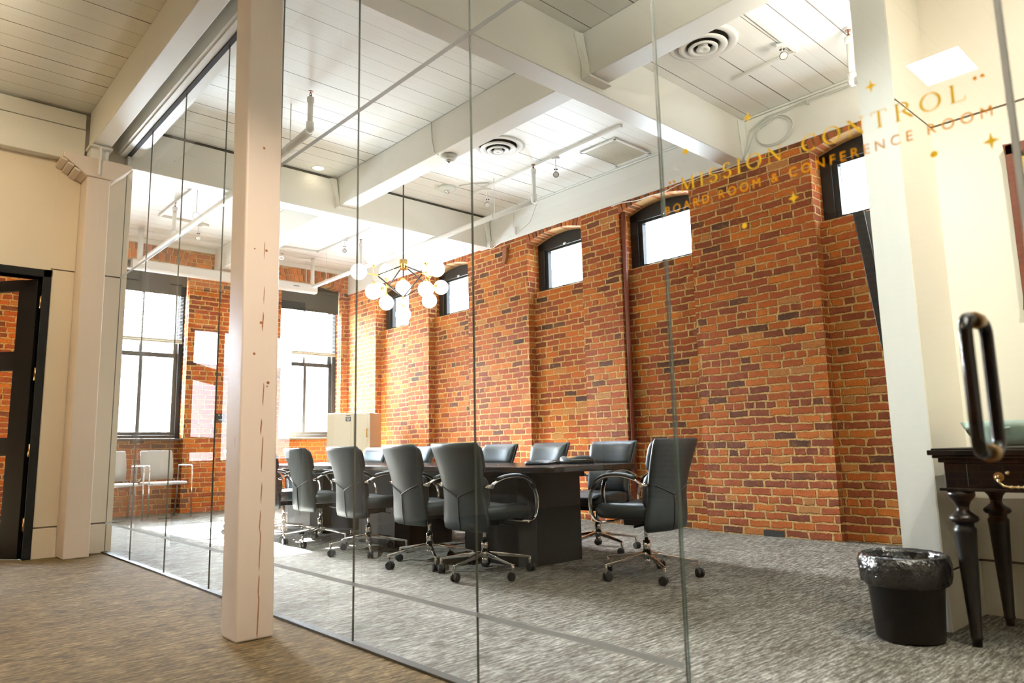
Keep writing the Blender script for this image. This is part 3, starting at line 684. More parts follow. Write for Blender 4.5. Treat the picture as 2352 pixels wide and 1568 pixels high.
mw = lambda y, z: Matrix(((0, 0, -1, XG - .0012), (-1, 0, 0, y), (0, 1, 0, z), (0, 0, 0, 1)))
# serif capitals drawn as thick and thin strokes (unit height, x advance)
def stroke(m, a, b, w):
    a, b = V((a[0], a[1], 0)), V((b[0], b[1], 0)); d = (b - a).normalized(); n_ = V((-d.y, d.x, 0)) * w / 2
    m._new([a + n_, b + n_, b - n_, a - n_], [(0, 1, 2, 3)])
TK, TN = .13, .045
def serif(m, x, y, w=.26): stroke(m, (x - w / 2, y), (x + w / 2, y), TN)
def arc(m, cx, cy, rx, ry, a0, a1, thick=True, n=18):
    ps = []
    for k in range(n + 1):
        a = math.radians(a0 + (a1 - a0) * k / n); t_ = TN + (TK - TN) * abs(cos(a)) if thick else TN
        ps.append((cx + rx * cos(a), cy + ry * sin(a), t_, a))
    for p, q in zip(ps, ps[1:]):
        o = lambda s, k: V((s[0] + k * s[2] / 2 * cos(s[3]), s[1] + k * s[2] / 2 * sin(s[3]), 0))
        m._new([o(p, 1), o(q, 1), o(q, -1), o(p, -1)], [(0, 1, 2, 3)])
def glyph(m, ch):
    if ch == 'M':
        stroke(m, (.12, 0), (.16, 1), TN); stroke(m, (.16, 1), (.5, .1), TK); stroke(m, (.5, .05), (.85, 1), TN); stroke(m, (.87, 1), (.9, 0), TK); serif(m, .12, .02); serif(m, .9, .02); serif(m, .13, .98, .16); serif(m, .9, .98, .16); return 1.05
    if ch == 'I': stroke(m, (.15, 0), (.15, 1), TK); serif(m, .15, .02); serif(m, .15, .98); return .34
    if ch == 'S':
        arc(m, .30, .75, .20, .24, 20, 270); arc(m, .30, .26, .22, .25, -160, 90); return .62
    if ch == 'O': arc(m, .46, .5, .40, .49, 0, 360, n=30); return .95
    if ch == 'N': stroke(m, (.12, 0), (.12, 1), TN); stroke(m, (.12, 1), (.75, .0), TK); stroke(m, (.75, 0), (.75, 1), TN); serif(m, .12, .02); serif(m, .75, .98); serif(m, .07, .98, .16); return .88
    if ch == 'C': arc(m, .48, .5, .40, .49, 48, 312, n=26); stroke(m, (.76, .98), (.77, .72), TN); return .86
    if ch == 'T': stroke(m, (.40, 0), (.40, 1), TK); stroke(m, (.05, .98), (.75, .98), TN); serif(m, .40, .02); stroke(m, (.06, .98), (.04, .80), TN); stroke(m, (.74, .98), (.76, .80), TN); return .80
    if ch == 'R': stroke(m, (.15, 0), (.15, 1), TK); serif(m, .15, .02); stroke(m, (.02, .98), (.4, .98), TN); arc(m, .36, .75, .26, .235, -90, 90); stroke(m, (.15, .515), (.4, .515), TN); stroke(m, (.40, .5), (.80, .02), TK); return .84
    if ch == 'L': stroke(m, (.15, 0), (.15, 1), TK); serif(m, .15, .98); stroke(m, (.02, .02), (.62, .02), TN); stroke(m, (.61, .02), (.64, .24), TN); return .70
    if ch == '"': m.cyl((.10, .96, -.002), (.10, .96, .002), .085, n=10); m.cyl((.40, .96, -.002), (.40, .96, .002), .085, n=10); return .55
    return .5
m = MB(); x = 0
for ch in '"MISSION CONTROL"':
    g_ = MB(); wd_ = glyph(g_, ch)
    for v in g_.bm.verts: v.co.x += x
    me_ = bpy.data.meshes.new('g'); g_.bm.to_mesh(me_); g_.bm.free(); m.bm.from_mesh(me_); bpy.data.meshes.remove(me_); x += wd_ + .29
me = bpy.data.meshes.new('lettering'); m.bm.to_mesh(me); m.bm.free()
place_text('lettering', me, M['gold'], root, mw(1.292, 1.716), width=.882, height=.049)
place_text('lettering', text_mesh('BOARD ROOM & CONFERENCE ROOM', .05, 1.55), M['gold'], root, mw(1.310, 1.659), width=.906, height=.0265)
def star(m, y, z, R, n=4, k=.30):
    c = V((0, 0, 0)); P = [V((R * (1 if i % 2 == 0 else k) * cos(PI * i / n + PI / 2) * (.8 if n == 4 else 1), R * (1 if i % 2 == 0 else k) * sin(PI * i / n + PI / 2), 0)) for i in range(2 * n)]
    mm = mw(y, z); m._new([mm @ p for p in P], [tuple(range(2 * n))])
m = MB()
for (y, z, R, n, k) in [(.658, 1.835, .019, 4, .33), (1.004, 1.878, .020, 4, .33), (1.223, 1.846, .014, 8, .5), (.413, 1.601, .022, 4, .33), (.886, 1.598, .019, 4, .40)]: star(m, y, z, R, n, k)
for y, z in ((.531, 1.608), (1.039, 1.557)):
    star(m, y, z, .0085, 12, .97)
m.done('star', M['gold'], root)

# ------------------------------------------------------------------ ceiling fittings
def diffuser(x, y, R, lab):
    root = thing('air_diffuser', lab, 'vent', (x, y, ZC + .002), group='round ceiling air diffusers')
    MB().lathe([(R, 0), (R, -.012), (R * .93, -.022), (R * .78, -.018), (R * .72, 0)], n=40).done('outer_ring', M['white'], root)
    MB().lathe([(.001, -.002), (R * .74, -.002)], n=40).done('throat', M['darkhole'], root)
    for k, (ra, rb, za, zb) in enumerate(((.70, .50, -.040, -.012), (.43, .30, -.058, -.028), (.20, .04, -.066, -.060))):
        MB().lathe([(R * ra, za), (R * ra * .96, za - .012), (R * rb, za - .004), (R * rb * .9, zb), (R * (ra - .04), za + .008), (R * ra, za)], n=36).done('cone_ring', M['white'], root)
    MB().cyl((0, 0, -.070), (0, 0, -.01), R * .15, n=20).done('hub', M['white'], root)
diffuser(5.20, 3.17, .30, 'round white air diffuser partly behind the near ceiling beam')
diffuser(5.235, 5.95, .30, 'round white air diffuser near the smoke detector')
root = thing('return_grille', 'square white return air grille flat on the ceiling', 'vent', (6.44, 5.19, ZC))
MB().box(-.34, .34, -.27, -.235, -.02, 0).box(-.34, .34, .235, .27, -.02, 0).box(-.34, -.30, -.27, .27, -.02, 0).box(.30, .34, -.27, .27, -.02, 0).done('frame', M['white'], root, bevel=.003)
m = MB()
for k in range(26): m.box(-.30, .30, -.235 + k * .0182, -.235 + k * .0182 + .010, -.013, -.008)
m.box(-.30, .30, -.235, .235, -.004, -.001).done('louver', M['offwhite'], root, weld=False)
root = thing('recessed_light', 'glowing recessed downlight in the ceiling left of the smoke detector beam', 'light', (3.933, 7.845, ZC))
MB().lathe([(.085, -.002), (.085, -.008), (.068, -.010), (.066, -.003)], n=28).done('trim_ring', M['white'], root)
MB().lathe([(.001, -.004), (.068, -.004)], n=28).done('lens', M['can'], root)
def detector(x, y, z, lab, r=.07):
    root = thing('smoke_detector', lab, 'detector', (x, y, z), group='smoke detectors overhead')
    MB().lathe([(.001, 0), (r, 0), (r, -.028), (r * .82, -.045), (r * .5, -.055), (.001, -.056)], n=24).done('body', M['detector'], root)
    MB().lathe([(.001, -.056), (r * .35, -.056), (r * .30, -.075), (.001, -.085)], n=16).done('strobe', M['chrome'], root)
detector(4.40, 5.80, BZ, 'white smoke detector under the ceiling beam above the table', .085)
detector(5.576, 7.388, ZC, 'flat white smoke detector on the ceiling boards near the middle girder', .12)
m = MB().tube([(5.66, 7.24, ZC - .01), (5.75, 7.05, ZC - .012), (5.90, 6.9, ZC - .012)], .010, 6)
tag(m.done('conduit', M['white']), 'short white conduit from the flat ceiling detector', 'conduit')

# track lighting conduits with spot heads
def track(lab, pts, w=.018):
    m = MB()
    for a, b in zip(pts, pts[1:]):
        a, b = V(a), V(b); d = (b - a).normalized(); n_ = V((-d.y, d.x, 0)) * w
        m.hexa([tuple(a - n_), tuple(b - n_), tuple(b + n_), tuple(a + n_)], [tuple(q + V((0, 0, .034))) for q in (a - n_, b - n_, b + n_, a + n_)])
    return tag(m.done('light_track', M['white'], bevel=.003, weld=False), lab, 'light track', 'white lighting tracks on the ceiling')
zt = ZC - .036
track('white lighting track bent beside the diffuser at the near end', [(4.55, 2.655, zt), (5.93, 2.68, zt), (5.96, 3.32, zt)])
track('white lighting track running along the ceiling past the return grille', [(5.905, 4.66, zt), (5.975, 7.40, zt)])
track('white lighting track near the end wall beyond the middle girder', [(2.98, 8.45, zt), (2.98, 10.9, zt), (3.7, 10.95, zt)])
track('white lighting track before the far windows right of the beam', [(4.7, 11.35, zt), (5.70, 11.30, zt), (5.72, 8.8, zt)])
def spot(x, y, lab, az, drop=.16):
    root = thing('track_spotlight', lab, 'spotlight', (x, y, ZC - .036), az, group='small track spotlights')
    MB().box(-.02, .02, -.05, .05, -.025, 0).done('adapter', M['white'], root, bevel=.004)
    MB().cyl((0, 0, -.02), (0, 0, -drop), .005, n=6).done('stem', M['white'], root)
    MB().cyl((-.015, 0, -drop + .015), (.045, 0, -drop - .035), .022, .036, n=16).done('lamp_head', M['chrome'], root)
    MB().cyl((.0455, 0, -drop - .0355), (.047, 0, -drop - .037), .030, n=16).done('lens', M['spotlens'], root)
    MB().tube([(-.01, -.02, -drop + .05), (-.012, .0, -drop + .06), (-.01, .02, -drop + .05)], .008, 6).done('yoke', M['soft'], root)
spot(5.70, 2.70, 'chrome track spotlight near the diffuser at the near end', math.radians(215), .10)
spot(5.93, 5.70, 'small track spotlight hanging beside the return grille', math.radians(225), .20)
spot(5.97, 7.02, 'small track spotlight hanging between diffuser and middle girder', math.radians(225), .20)
spot(3.55, 10.95, 'small track spotlight hanging left of the far ceiling beam', math.radians(250), .18)
spot(5.05, 11.33, 'small track spotlight above the middle of the screen case', math.radians(240), .16)
spot(5.66, 10.3, 'small track spotlight beyond the chandelier rod', math.radians(240), .16)

# sprinkler mains and risers
def pipe_thing(lab, pts, r, grp='sprinkler pipes under the ceiling'):
    root = thing('sprinkler_pipe', lab, 'pipe', group=grp); MB().tube(pts, r, 12).done('main_pipe', M['white'], root); return root
def riser(root, x, y, z0):
    MB().tube([(x, y, z0), (x, y, ZC - .12)], .026, 10).cyl((x, y, ZC - .17), (x, y, ZC - .11), .034, n=12).cyl((x, y, z0 - .02), (x, y, z0 + .07), .037, n=12).sphere((x, y, z0 - .0), .042, 14, 8).done('riser', M['white'], root)
    MB().cyl((x, y, ZC - .11), (x, y, ZC - .085), .012, n=10).cyl((x - .012, y, ZC - .085), (x, y, ZC - .05), .004, n=6).cyl((x + .012, y, ZC - .085), (x, y, ZC - .05), .004, n=6).cyl((x, y, ZC - .052), (x, y, ZC - .046), .026, n=12).done('sprinkler_head', M['spr'], root)
P1 = pipe_thing('white sprinkler main running beside the glass to the far window', [(2.95, 6.10, 3.965), (2.96, 8.0, 3.87), (2.963, 11.66, 3.86), (2.963, 11.72, 3.88), (2.963, 11.75, 3.94), (2.963, 11.75, ZC - .01)], .042)
riser(P1, 2.945, 6.06, 3.975); riser(P1, 2.955, 10.11, 3.90)
for y in (5.95 + .55, 9.2):
    MB().cyl((2.95, y, 3.99), (2.95, y, ZC), .006, n=6).tube([(2.95 + .05 * cos(a), y, 3.935 + .05 * sin(a)) for a in [2 * PI * k / 16 for k in range(16)]], .004, 6, closed=True).done('pipe_hanger', M['white'], P1)
P2 = pipe_thing('white sprinkler main running beside the long brick wall', [(5.86, 6.02, 3.90), (5.855, 8.6, 3.885), (5.83, 11.68, 3.87), (5.83, 11.74, 3.89), (5.83, 11.77, 3.95), (5.83, 11.77, ZC - .01)], .034)
riser(P2, 5.857, 6.01, 3.905); riser(P2, 5.833, 10.08, 3.87)
for y in (6.75, 9.1, 11.3):
    MB().cyl((5.855, y, 3.92), (5.855, y, ZC), .005, n=6).tube([(5.855 + .042 * cos(a), y, 3.885 + .042 * sin(a)) for a in [2 * PI * k / 16 for k in range(16)]], .004, 6, closed=True).done('pipe_hanger', M['white'], P2)
P3 = pipe_thing('white sprinkler riser beside the brushed white wall end', [(5.92, 2.22, 3.895), (5.92, YS1 - .01, 3.895)], .034)
riser(P3, 5.92, 2.224, 3.90)

# cables on the fascia and brick
m = MB(); x = XB - .035
for o_ in (0, .02):
    m.tube([(x, y, ZC - .075 - o_ + .006 * sin(y * 9)) for y in [1.5 + .15 * k for k in range(14)]] + [(x - .005, 3.66, 4.24 - o_), (x - .02, 3.70, 4.05), (x - .03, 3.73 + o_, ZG - .01)], .0055, 6)
cc = (x - .005, 3.38, 4.145)
for yy in (1.8, 2.4, 3.0): m.box(x - .012, XB - .010, yy, yy + .02, ZC - .115, ZC - .06)
m.tube([(cc[0] + .004 * sin(5 * a), cc[1] + .20 * cos(a), cc[2] + .155 * sin(a)) for a in [2 * PI * k / 40 for k in range(40)]], .0085, 6, closed=True)
m.tube([(cc[0] - .008, cc[1] + .185 * cos(a) + .012, cc[2] + .140 * sin(a) - .004) for a in [2 * PI * k / 40 for k in range(40)]], .005, 6, closed=True)
m.tube([(cc[0], cc[1] - .05, cc[2] + .155), (cc[0] - .01, 3.60, 4.20), (cc[0] - .01, 3.67, 4.05), (cc[0] - .02, 3.72, 3.96), (cc[0] - .015, 3.80, ZG - .012)], .006, 6)
tag(m.done('cable_coil', M['cablew']), 'white cables coiled on the fascia where the near girder meets the wall', 'cable')
pts = []
for k in range(34):
    y = 3.72 + k * (5.62 - 3.72) / 33; s = .006 * sin(k * .9) - (.035 * sin(PI * (y - 4.485) / 1.035) if 4.485 < y < 5.52 else 0)
    pts.append((XB - .012, y, 3.918 + s + .01 * (y - 3.7)))
tag(MB().tube(pts, .0065, 6).done('cable', M['white']), 'thin white cable drooping along the brick tops over the window arch', 'cable')
m = MB().tube([(XB - .03, 6.95, 4.33), (XB - .03, 7.10, 4.10), (XB - .03, 7.32, 4.02), (XB - .035, 7.52, 3.98), (XB - .04, 7.9, ZG - .02)], .005, 6).tube([(XB - .03, 7.44, ZC - .04), (XB - .03, 7.46, 4.10)], .005, 6)
m.box(XB - .05, XB - .012, 7.40, 7.52, 3.99, 4.10)
tag(m.done('junction_box', M['white']), 'small white junction box with cables on the fascia beside the middle girder', 'junction box')
m = MB().tube([(BX0 - .006, 5.93, ZC - .02), (BX0 - .006, 5.92, 4.2), (BX0 - .006, 5.88, 4.05), (BX0 + .02, 5.84, BZ - .008)], .007, 6)
tag(m.done('cable', M['white']), 'white cable dropping down the beam to the smoke detector', 'cable')
m = MB().tube([(XB - .045 + .09, 5.555, 3.92), (XB + .045, 5.555, .05)], .030, 12)
o = m.done('drain_pipe', M['rust']); o.location = (.0, -.068, 0); tag(o, 'rusty red pipe standing in the brick recess by the second window bay', 'pipe')

# corridor and lobby light panels
def panel(x, y, sx, sy, lab, z=ZC, mt='panel'):
    root = thing('ceiling_light', lab, 'light', (x, y, z), group='square lobby ceiling lights')
    MB().box(-sx / 2 - .03, sx / 2 + .03, -sy / 2 - .03, -sy / 2, -.03, 0).box(-sx / 2 - .03, sx / 2 + .03, sy / 2, sy / 2 + .03, -.03, 0).box(-sx / 2 - .03, -sx / 2, -sy / 2, sy / 2, -.03, 0).box(sx / 2, sx / 2 + .03, -sy / 2, sy / 2, -.03, 0).done('frame', M['white'], root)
    MB().box(-sx / 2, sx / 2, -sy / 2, sy / 2, -.02, -.004).done('diffuser', M[mt], root)
panel(-3.53, 1.92, .62, .44, 'square lit ceiling panel mirrored in the glass door')
# ------------------------------------------------------------------ chandelier
CX, CY = 4.548, 6.885
root = thing('globe_chandelier', 'brass and black chandelier of white glass globes over the table', 'chandelier', (CX, CY, 0))
hv = V((.743, -.669, 0)); dv = V((.67, .742, 0)); HZ = 3.075
MB().cyl((0, 0, HZ + .05), (0, 0, ZC), .008, n=10).done('rod', M['black'], root)
MB().lathe([(.001, .03), (.06, .03), (.06, 0)], (0, 0, ZC - .03), 20).done('canopy', M['brass'], root)
MB().cyl((0, 0, HZ - .06), (0, 0, HZ + .055), .046, n=24).done('hub', M['brass'], root)
nodes = [hv * (-.255) - dv * .27 + V((0, 0, 2.885)), hv * .265 - dv * .27 + V((0, 0, 2.90)), hv * (-.22) + dv * .28 + V((0, 0, 2.885)), hv * .235 + dv * .28 + V((0, 0, 2.90))]
bot = V((0, 0, 2.685))
m = MB()
for nd in nodes: m.cyl((nd.x * .12, nd.y * .12, HZ - .03), tuple(nd), .0075, n=8).cyl(tuple(nd), tuple(bot), .0075, n=8)
m.cyl((0, 0, HZ - .06), (0, 0, HZ - .17), .007, n=8)
m.done('frame_rod', M['black'], root)
gl = []
def cup(m, p, d):
    p, d = V(p), V(d); m.cyl(tuple(p - d * .02), tuple(p + d * .012), .012, .034, n=12)
for i, nd in enumerate(nodes):
    m = MB(); o = V((nd.x, nd.y, 0)).normalized()
    m.sphere(tuple(nd), .016, 10, 6)
    j = nd + o * .05
    m.cyl(tuple(nd), tuple(j), .007, n=8).sphere(tuple(j), .013, 10, 6)
    for d in (V((0, 0, 1)), V((0, 0, -1)), o):
        q = j + d * .10; m.cyl(tuple(j), tuple(q), .006, n=8); cup(m, q, d); gl.append(q + d * .096)
    m.done('branch', M['brass'], root)
m = MB(); m.sphere(tuple(bot), .018, 10, 6).cyl(tuple(bot), (0, 0, 2.595), .006, n=8); cup(m, (0, 0, 2.58), (0, 0, -1)); gl.append(V((0, 0, 2.48))); m.done('branch', M['brass'], root)
m = MB(); cup(m, (0, 0, HZ - .18), (0, 0, -1)); gl.append(V((0, 0, HZ - .28))); m.done('branch', M['brass'], root)
for g_ in gl: MB().sphere(tuple(g_), .089, 24, 14).done('globe', M['globe'], root)

# ------------------------------------------------------------------ conference table
TX0, TX1, TY0, TY1, TZ = 3.72, 4.84, 3.74, 9.15, .785
root = thing('conference_table', 'long dark veneer conference table with black pedestals', 'table', ((TX0 + TX1) / 2, (TY0 + TY1) / 2, 0))
hx, hy = (TX1 - TX0) / 2, (TY1 - TY0) / 2
pts = []
for cx_, cy_, a0 in ((hx - .16, hy - .16, 0), (-hx + .16, hy - .16, 90), (-hx + .16, -hy + .16, 180), (hx - .16, -hy + .16, 270)):
    pts += [(cx_ + .16 * cos(math.radians(a0 + 15 * k)), cy_ + .16 * sin(math.radians(a0 + 15 * k))) for k in range(7)]
MB().prism(pts, 'z', TZ - .045, TZ).done('tabletop', M['table'], root, bevel=.006)
MB().box(-hx + .25, hx - .25, -hy + .45, hy - .45, TZ - .105, TZ - .045).done('apron', M['tbase'], root)
for yc in (-hy + .92, 0.0, hy - .92):
    a, b = .36, .44
    m = MB().prism([(-a + .10, -b), (a - .10, -b), (a, -b + .10), (a, b - .10), (a - .10, b), (-a + .10, b), (-a, b - .10), (-a, -b + .10)], 'z', .0, TZ - .10)
    o = m.done('pedestal', M['tbase'], root); o.location = (.02, yc, 0)
    for sx in (-1, 1):
        for sy in (-1, 1):
            MB().hexa([(sx * (a - .10), sy * (b + .003), .0), (sx * (a + .003), sy * (b - .10), .0), (sx * (a - .004), sy * (b - .11), .0), (sx * (a - .11), sy * (b - .004), .0)],
                      [(sx * (a - .10), sy * (b + .003), TZ - .11), (sx * (a + .003), sy * (b - .10), TZ - .11), (sx * (a - .004), sy * (b - .11), TZ - .11), (sx * (a - .11), sy * (b - .004), TZ - .11)]).done('corner_strip', M['tstrip'], o, weld=False)
# black pouches on the table
def pouch(x, y, rz, lab, sx, sy, h):
    root = thing('document_pouch', lab, 'pouch', (x, y, TZ), rz, group='black pouches on the table')
    R = []
    for z, k in ((0.0, .96), (h * .3, 1), (h * .75, .95), (h, .80)):
        R.append([(sx * k * (abs(cos(a)) ** .5) * (1 if cos(a) > 0 else -1), sy * k * (abs(sin(a)) ** .5) * (1 if sin(a) > 0 else -1), z + (h * .25 * sin(3 * a) if z > h * .5 else 0)) for a in [2 * PI * k2 / 28 for k2 in range(28)]])
    MB().loft(R).done('body', M['leather'], root)
    MB().tube([(-sx * .85, -sy * .9, h * .55), (0, -sy * 1.0, h * .6), (sx * .85, -sy * .9, h * .55)], .004, 6).done('zip', M['chrome'], root)
pouch(4.43, 4.52, .5, 'flat black document pouch lying on the table', .22, .13, .030)
pouch(4.66, 4.33, -.2, 'thicker black pouch on the table near the head chair', .15, .10, .055)

# ------------------------------------------------------------------ executive chair
def chair_back_ring(z, xc, w, tf, tb, curve, n=28):
    R = []
    for k in range(n):
        a = 2 * PI * k / n; c_, s_ = cos(a), sin(a); e = .45
        y = w * (abs(s_) ** e) * (1 if s_ > 0 else -1)
        xo = (abs(c_) ** .6) * (tf if c_ > 0 else -tb)
        R.append((xc + xo + curve * (y / w) ** 2, y, z))
    return R
BP = [(.335, -.205, .222, .012, .012), (.348, -.208, .246, .026, .026), (.40, -.215, .248, .034, .030), (.48, -.222, .240, .036, .030), (.56, -.228, .228, .036, .030), (.64, -.236, .226, .036, .030), (.74, -.258, .236, .036, .030), (.84, -.288, .250, .036, .030), (.93, -.318, .262, .035, .028), (.962, -.330, .264, .028, .022), (.974, -.333, .254, .012, .012)]
def bx(z):
    for (a, b) in zip(BP, BP[1:]):
        if a[0] <= z <= b[0]:
            k = (z - a[0]) / (b[0] - a[0]); return [a[i] + (b[i] - a[i]) * k for i in range(5)]
    return BP[-1]
def rear(y, z):
    _, xc, w, tf, tb = bx(z); return (xc - tb * (max(0, 1 - (abs(y) / w) ** 4)) ** .3 + .035 * (y / w) ** 2 - .001, y, z)
def make_chair(label, loc, rz, a0):
    root = thing('executive_chair', label, 'office chair', loc, rz, group='black executive chairs around the table')
    MB().loft([chair_back_ring(z, xc, w, tf, tb, .035) for z, xc, w, tf, tb in BP]).done('backrest', M['leather'], root)
    m = MB()
    m.tube([rear(-.205 + .205 * k / 6, .655 - .075 * k / 6) for k in range(7)], .0055, 6).tube([rear(.205 - .205 * k / 6, .655 - .075 * k / 6) for k in range(7)], .0055, 6)
    m.tube([rear(0, .58 - .235 * k / 6) for k in range(7)], .0055, 6)
    bk = [c for c in root.children][0]
    m.done('seam', M['piping'], bk)
    # front cushions
    for nm_, z0, z1, t_ in (('head_cushion', .745, .965, .062), ('lumbar_cushion', .50, .735, .070)):
        R = []
        for k in range(9):
            f = k / 8; z = z0 + (z1 - z0) * f; _, xc, w, tf, tb = bx(z); e = (1 - abs(2 * f - 1) ** 4) ** .5 if 0 < f < 1 else .12
            R.append(chair_back_ring(z, xc + tf * .6, w * (.97 - .05 * (1 - e)), t_ * e + .004, .02, .035))
        MB().loft(R).done(nm_, M['leather'], root)
    R = []
    for z, k, zo in ((.415, .90, 0), (.425, .97, 0), (.455, 1.0, 0), (.49, 1.0, .0), (.512, .96, .0), (.522, .84, 0)):
        R.append([(.055 + .262 * k * (abs(cos(a)) ** .5) * (1 if cos(a) > 0 else -1), .262 * k * (abs(sin(a)) ** .5) * (1 if sin(a) > 0 else -1), z - (.03 if cos(a) > .7 and z > .48 else 0)) for a in [2 * PI * k2 / 32 for k2 in range(32)]])
    MB().loft(R).done('seat', M['leather'], root)
    MB().box(-.13, .13, -.09, .09, .36, .415).box(-.20, -.10, -.05, .05, .33, .43).cyl((.05, -.1, .375), (.05, -.27, .37), .009, n=8).cyl((-.06, .1, .375), (-.06, .22, .368), .009, n=8).done('tilt_mechanism', M['plastic'], root, bevel=.008)
    loop = [(-.19, .665), (-.13, .695), (-.04, .715), (.06, .718), (.15, .70), (.22, .655), (.262, .59), (.272, .52), (.258, .45), (.225, .405), (.16, .393)]
    # refine loop
    lp = []
    for i in range(len(loop) - 1):
        for k in range(3):
            q = k / 3; p0 = loop[max(i - 1, 0)]; p1 = loop[i]; p2 = loop[i + 1]; p3 = loop[min(i + 2, len(loop) - 1)]
            cr = lambda j: .5 * ((2 * p1[j]) + (-p0[j] + p2[j]) * q + (2 * p0[j] - 5 * p1[j] + 4 * p2[j] - p3[j]) * q * q + (-p0[j] + 3 * p1[j] - 3 * p2[j] + p3[j]) * q ** 3)
            lp.append((cr(0), cr(1)))
    lp.append(loop[-1])
    for s in (-1, 1):
        y = s * .292
        arm = MB().tube([(x, y, z) for x, z in lp], 0, 8, flat=(.022, .0065, (0, 1, 0)))
        arm.cyl((-.195, s * .20, .655), (-.195, s * .312, .660), .014, n=12).cyl((.16, s * .10, .393), (.16, s * .31, .393), .010, n=10)
        ao = arm.done('armrest', M['chrome'], root)
        MB().tube([(x - (.010 if x > .2 else 0), y, z + .014) for x, z in lp if -.14 < x < .262 and z > .52], 0, 10, flat=(.026, .012, (0, 1, 0))).done('arm_pad', M['leather'], ao)
    MB().cyl((0, 0, .25), (0, 0, .37), .0145, n=14).cyl((0, 0, .175), (0, 0, .255), .027, n=18).cyl((0, 0, .085), (0, 0, .135), .023, n=18).cyl((0, 0, .13), (0, 0, .18), .037, .033, n=18).done('gas_lift', M['chrome'], root)
    for k in range(5):
        a = a0 + 2 * PI * k / 5 - rz; c_, s_ = cos(a), sin(a); R_ = .355
        P = lambda r_, t_, z_: (c_ * r_ - s_ * t_, s_ * r_ + c_ * t_, z_)
        m = MB().loft([[P(.03, -.017, .172), P(.03, .017, .172), P(.03, .014, .136), P(.03, -.014, .136)], [P(.18, -.014, .148), P(.18, .014, .148), P(.18, .011, .122), P(.18, -.011, .122)],
                       [P(R_, -.010, .118), P(R_, .010, .118), P(R_, .008, .100), P(R_, -.008, .100)], [P(R_ + .012, -.005, .115), P(R_ + .012, .005, .115), P(R_ + .012, .004, .104), P(R_ + .012, -.004, .104)]])
        m.cyl(P(R_, 0, .11), P(R_, 0, .052), .0105, n=10)
        lg = m.done('leg', M['chrome'], root, bevel=.003)
        ca = a + 1.1 + k; d = V((cos(ca), sin(ca), 0)); t_ = V((-sin(ca), cos(ca), 0)); c0 = V(P(R_, 0, .032)) + d * .012
        MB().cyl(tuple(c0 - t_ * .026), tuple(c0 - t_ * .006), .031, n=18).cyl(tuple(c0 + t_ * .006), tuple(c0 + t_ * .026), .031, n=18).cyl(tuple(c0 - t_ * .008), tuple(c0 + t_ * .008), .024, n=12).done('caster', M['plastic'], lg, bevel=.006)
    return root
NEAR = [(3.545, 4.265, 48, 2), (3.535, 4.96, 98, -4), (3.56, 5.96, 98, 2), (3.60, 6.98, 71, -2), (3.53, 7.70, 30, 3), (3.60, 8.62, 98, 0)]
NL = ['black leather executive chair on the glass side, nearest the pedestal end of the table', 'black leather executive chair on the glass side, second from the head chair end', 'black leather executive chair on the glass side, third from the head end',
      'black leather executive chair just right of the near column, on the glass side', 'black leather executive chair on the glass side mostly hidden behind the near column', 'black leather executive chair peeping out left of the near column']
chairs = [make_chair(NL[0], (NEAR[0][0], NEAR[0][1], 0), math.radians(NEAR[0][3]), math.radians(NEAR[0][2]))]
for (x, y, a, r_), l in zip(NEAR[1:], NL[1:]): chairs.append(make_chair(l, (x, y, 0), math.radians(r_), math.radians(a)))
make_chair('black leather executive chair at the head of the table, turned in profile', (4.27, 3.315, 0), math.radians(92), math.radians(20))
FAR = [(5.02, 4.44, 40, 182), (5.02, 5.30, 10, 178), (5.02, 6.07, 60, 182), (5.02, 7.58, 20, 186), (5.02, 8.60, 50, 188)]
FL = ['black leather executive chair on the brick side, behind the black pouches', 'black leather executive chair on the brick side, second from the pouches', 'black leather executive chair on the brick side, third from the pouches, beside a glass joint',
      'black leather executive chair on the brick side, fourth from the black pouches', 'black leather executive chair on the brick side in front of the beige cabinet']
for (x, y, a, r_), l in zip(FAR, FL): make_chair(l, (x, y, 0), math.radians(r_), math.radians(a))

# ------------------------------------------------------------------ guest chairs
def guest(label, loc, rz):
    root = thing('guest_chair', label, 'chair', loc, rz, group='guest chairs under the far window')
    # local: sitter faces -y, width along x
    R = []
    for z, y, w in ((.56, .215, .235), (.70, .235, .245), (.85, .262, .245), (.985, .29, .24), (1.005, .294, .225)):
        R.append([(-w, y, z), (-w * .5, y + .022, z), (0, y + .03, z), (w * .5, y + .022, z), (w, y, z), (w, y + .016, z), (w * .5, y + .038, z), (0, y + .046, z), (-w * .5, y + .038, z), (-w, y + .016, z)])
    MB().loft(R).done('backrest', M['grey_fab'], root)
    R = [[(sx * .255 * k, y_, z) for sx, y_ in ((-1, -.235 * k), (-.5, -.25 * k), (.5, -.25 * k), (1, -.235 * k), (1, .22 * k), (-1, .22 * k))] for z, k in ((.495, .94), (.50, 1), (.525, 1), (.535, .95))]
    MB().loft(R, smooth=False).done('seat', M['seatwhite'], root, bevel=.008)
    for s in (-1, 1):
        x = s * .315
        MB().tube([(x, -.265, .0), (x, -.25, .50), (x, -.245, .755), (x, -.225, .772)], .0125, 10).done('leg', M['chrome'], root)
        MB().tube([(x, .30, .0), (x, .24, .40), (x, .215, .755), (x, .195, .772)], .0125, 10).tube([(x, .25, .5), (s * .20, .24, .62)], .009, 8).done('leg', M['chrome'], root)
        MB().tube([(x, -.225, .772), (x, .195, .772)], 0, 10, flat=(.022, .012, (1, 0, 0))).done('armrest', M['seatwhite'], root)
    m = MB()
    for y_ in (-.18, .16): m.tube([(-.315, y_, .49), (.315, y_, .49)], .010, 8)
    m.done('crossbar', M['chrome'], root)
guest('grey shell guest chair with chrome arms right of the other under the far window', (3.47, 11.76, 0), math.radians(7))
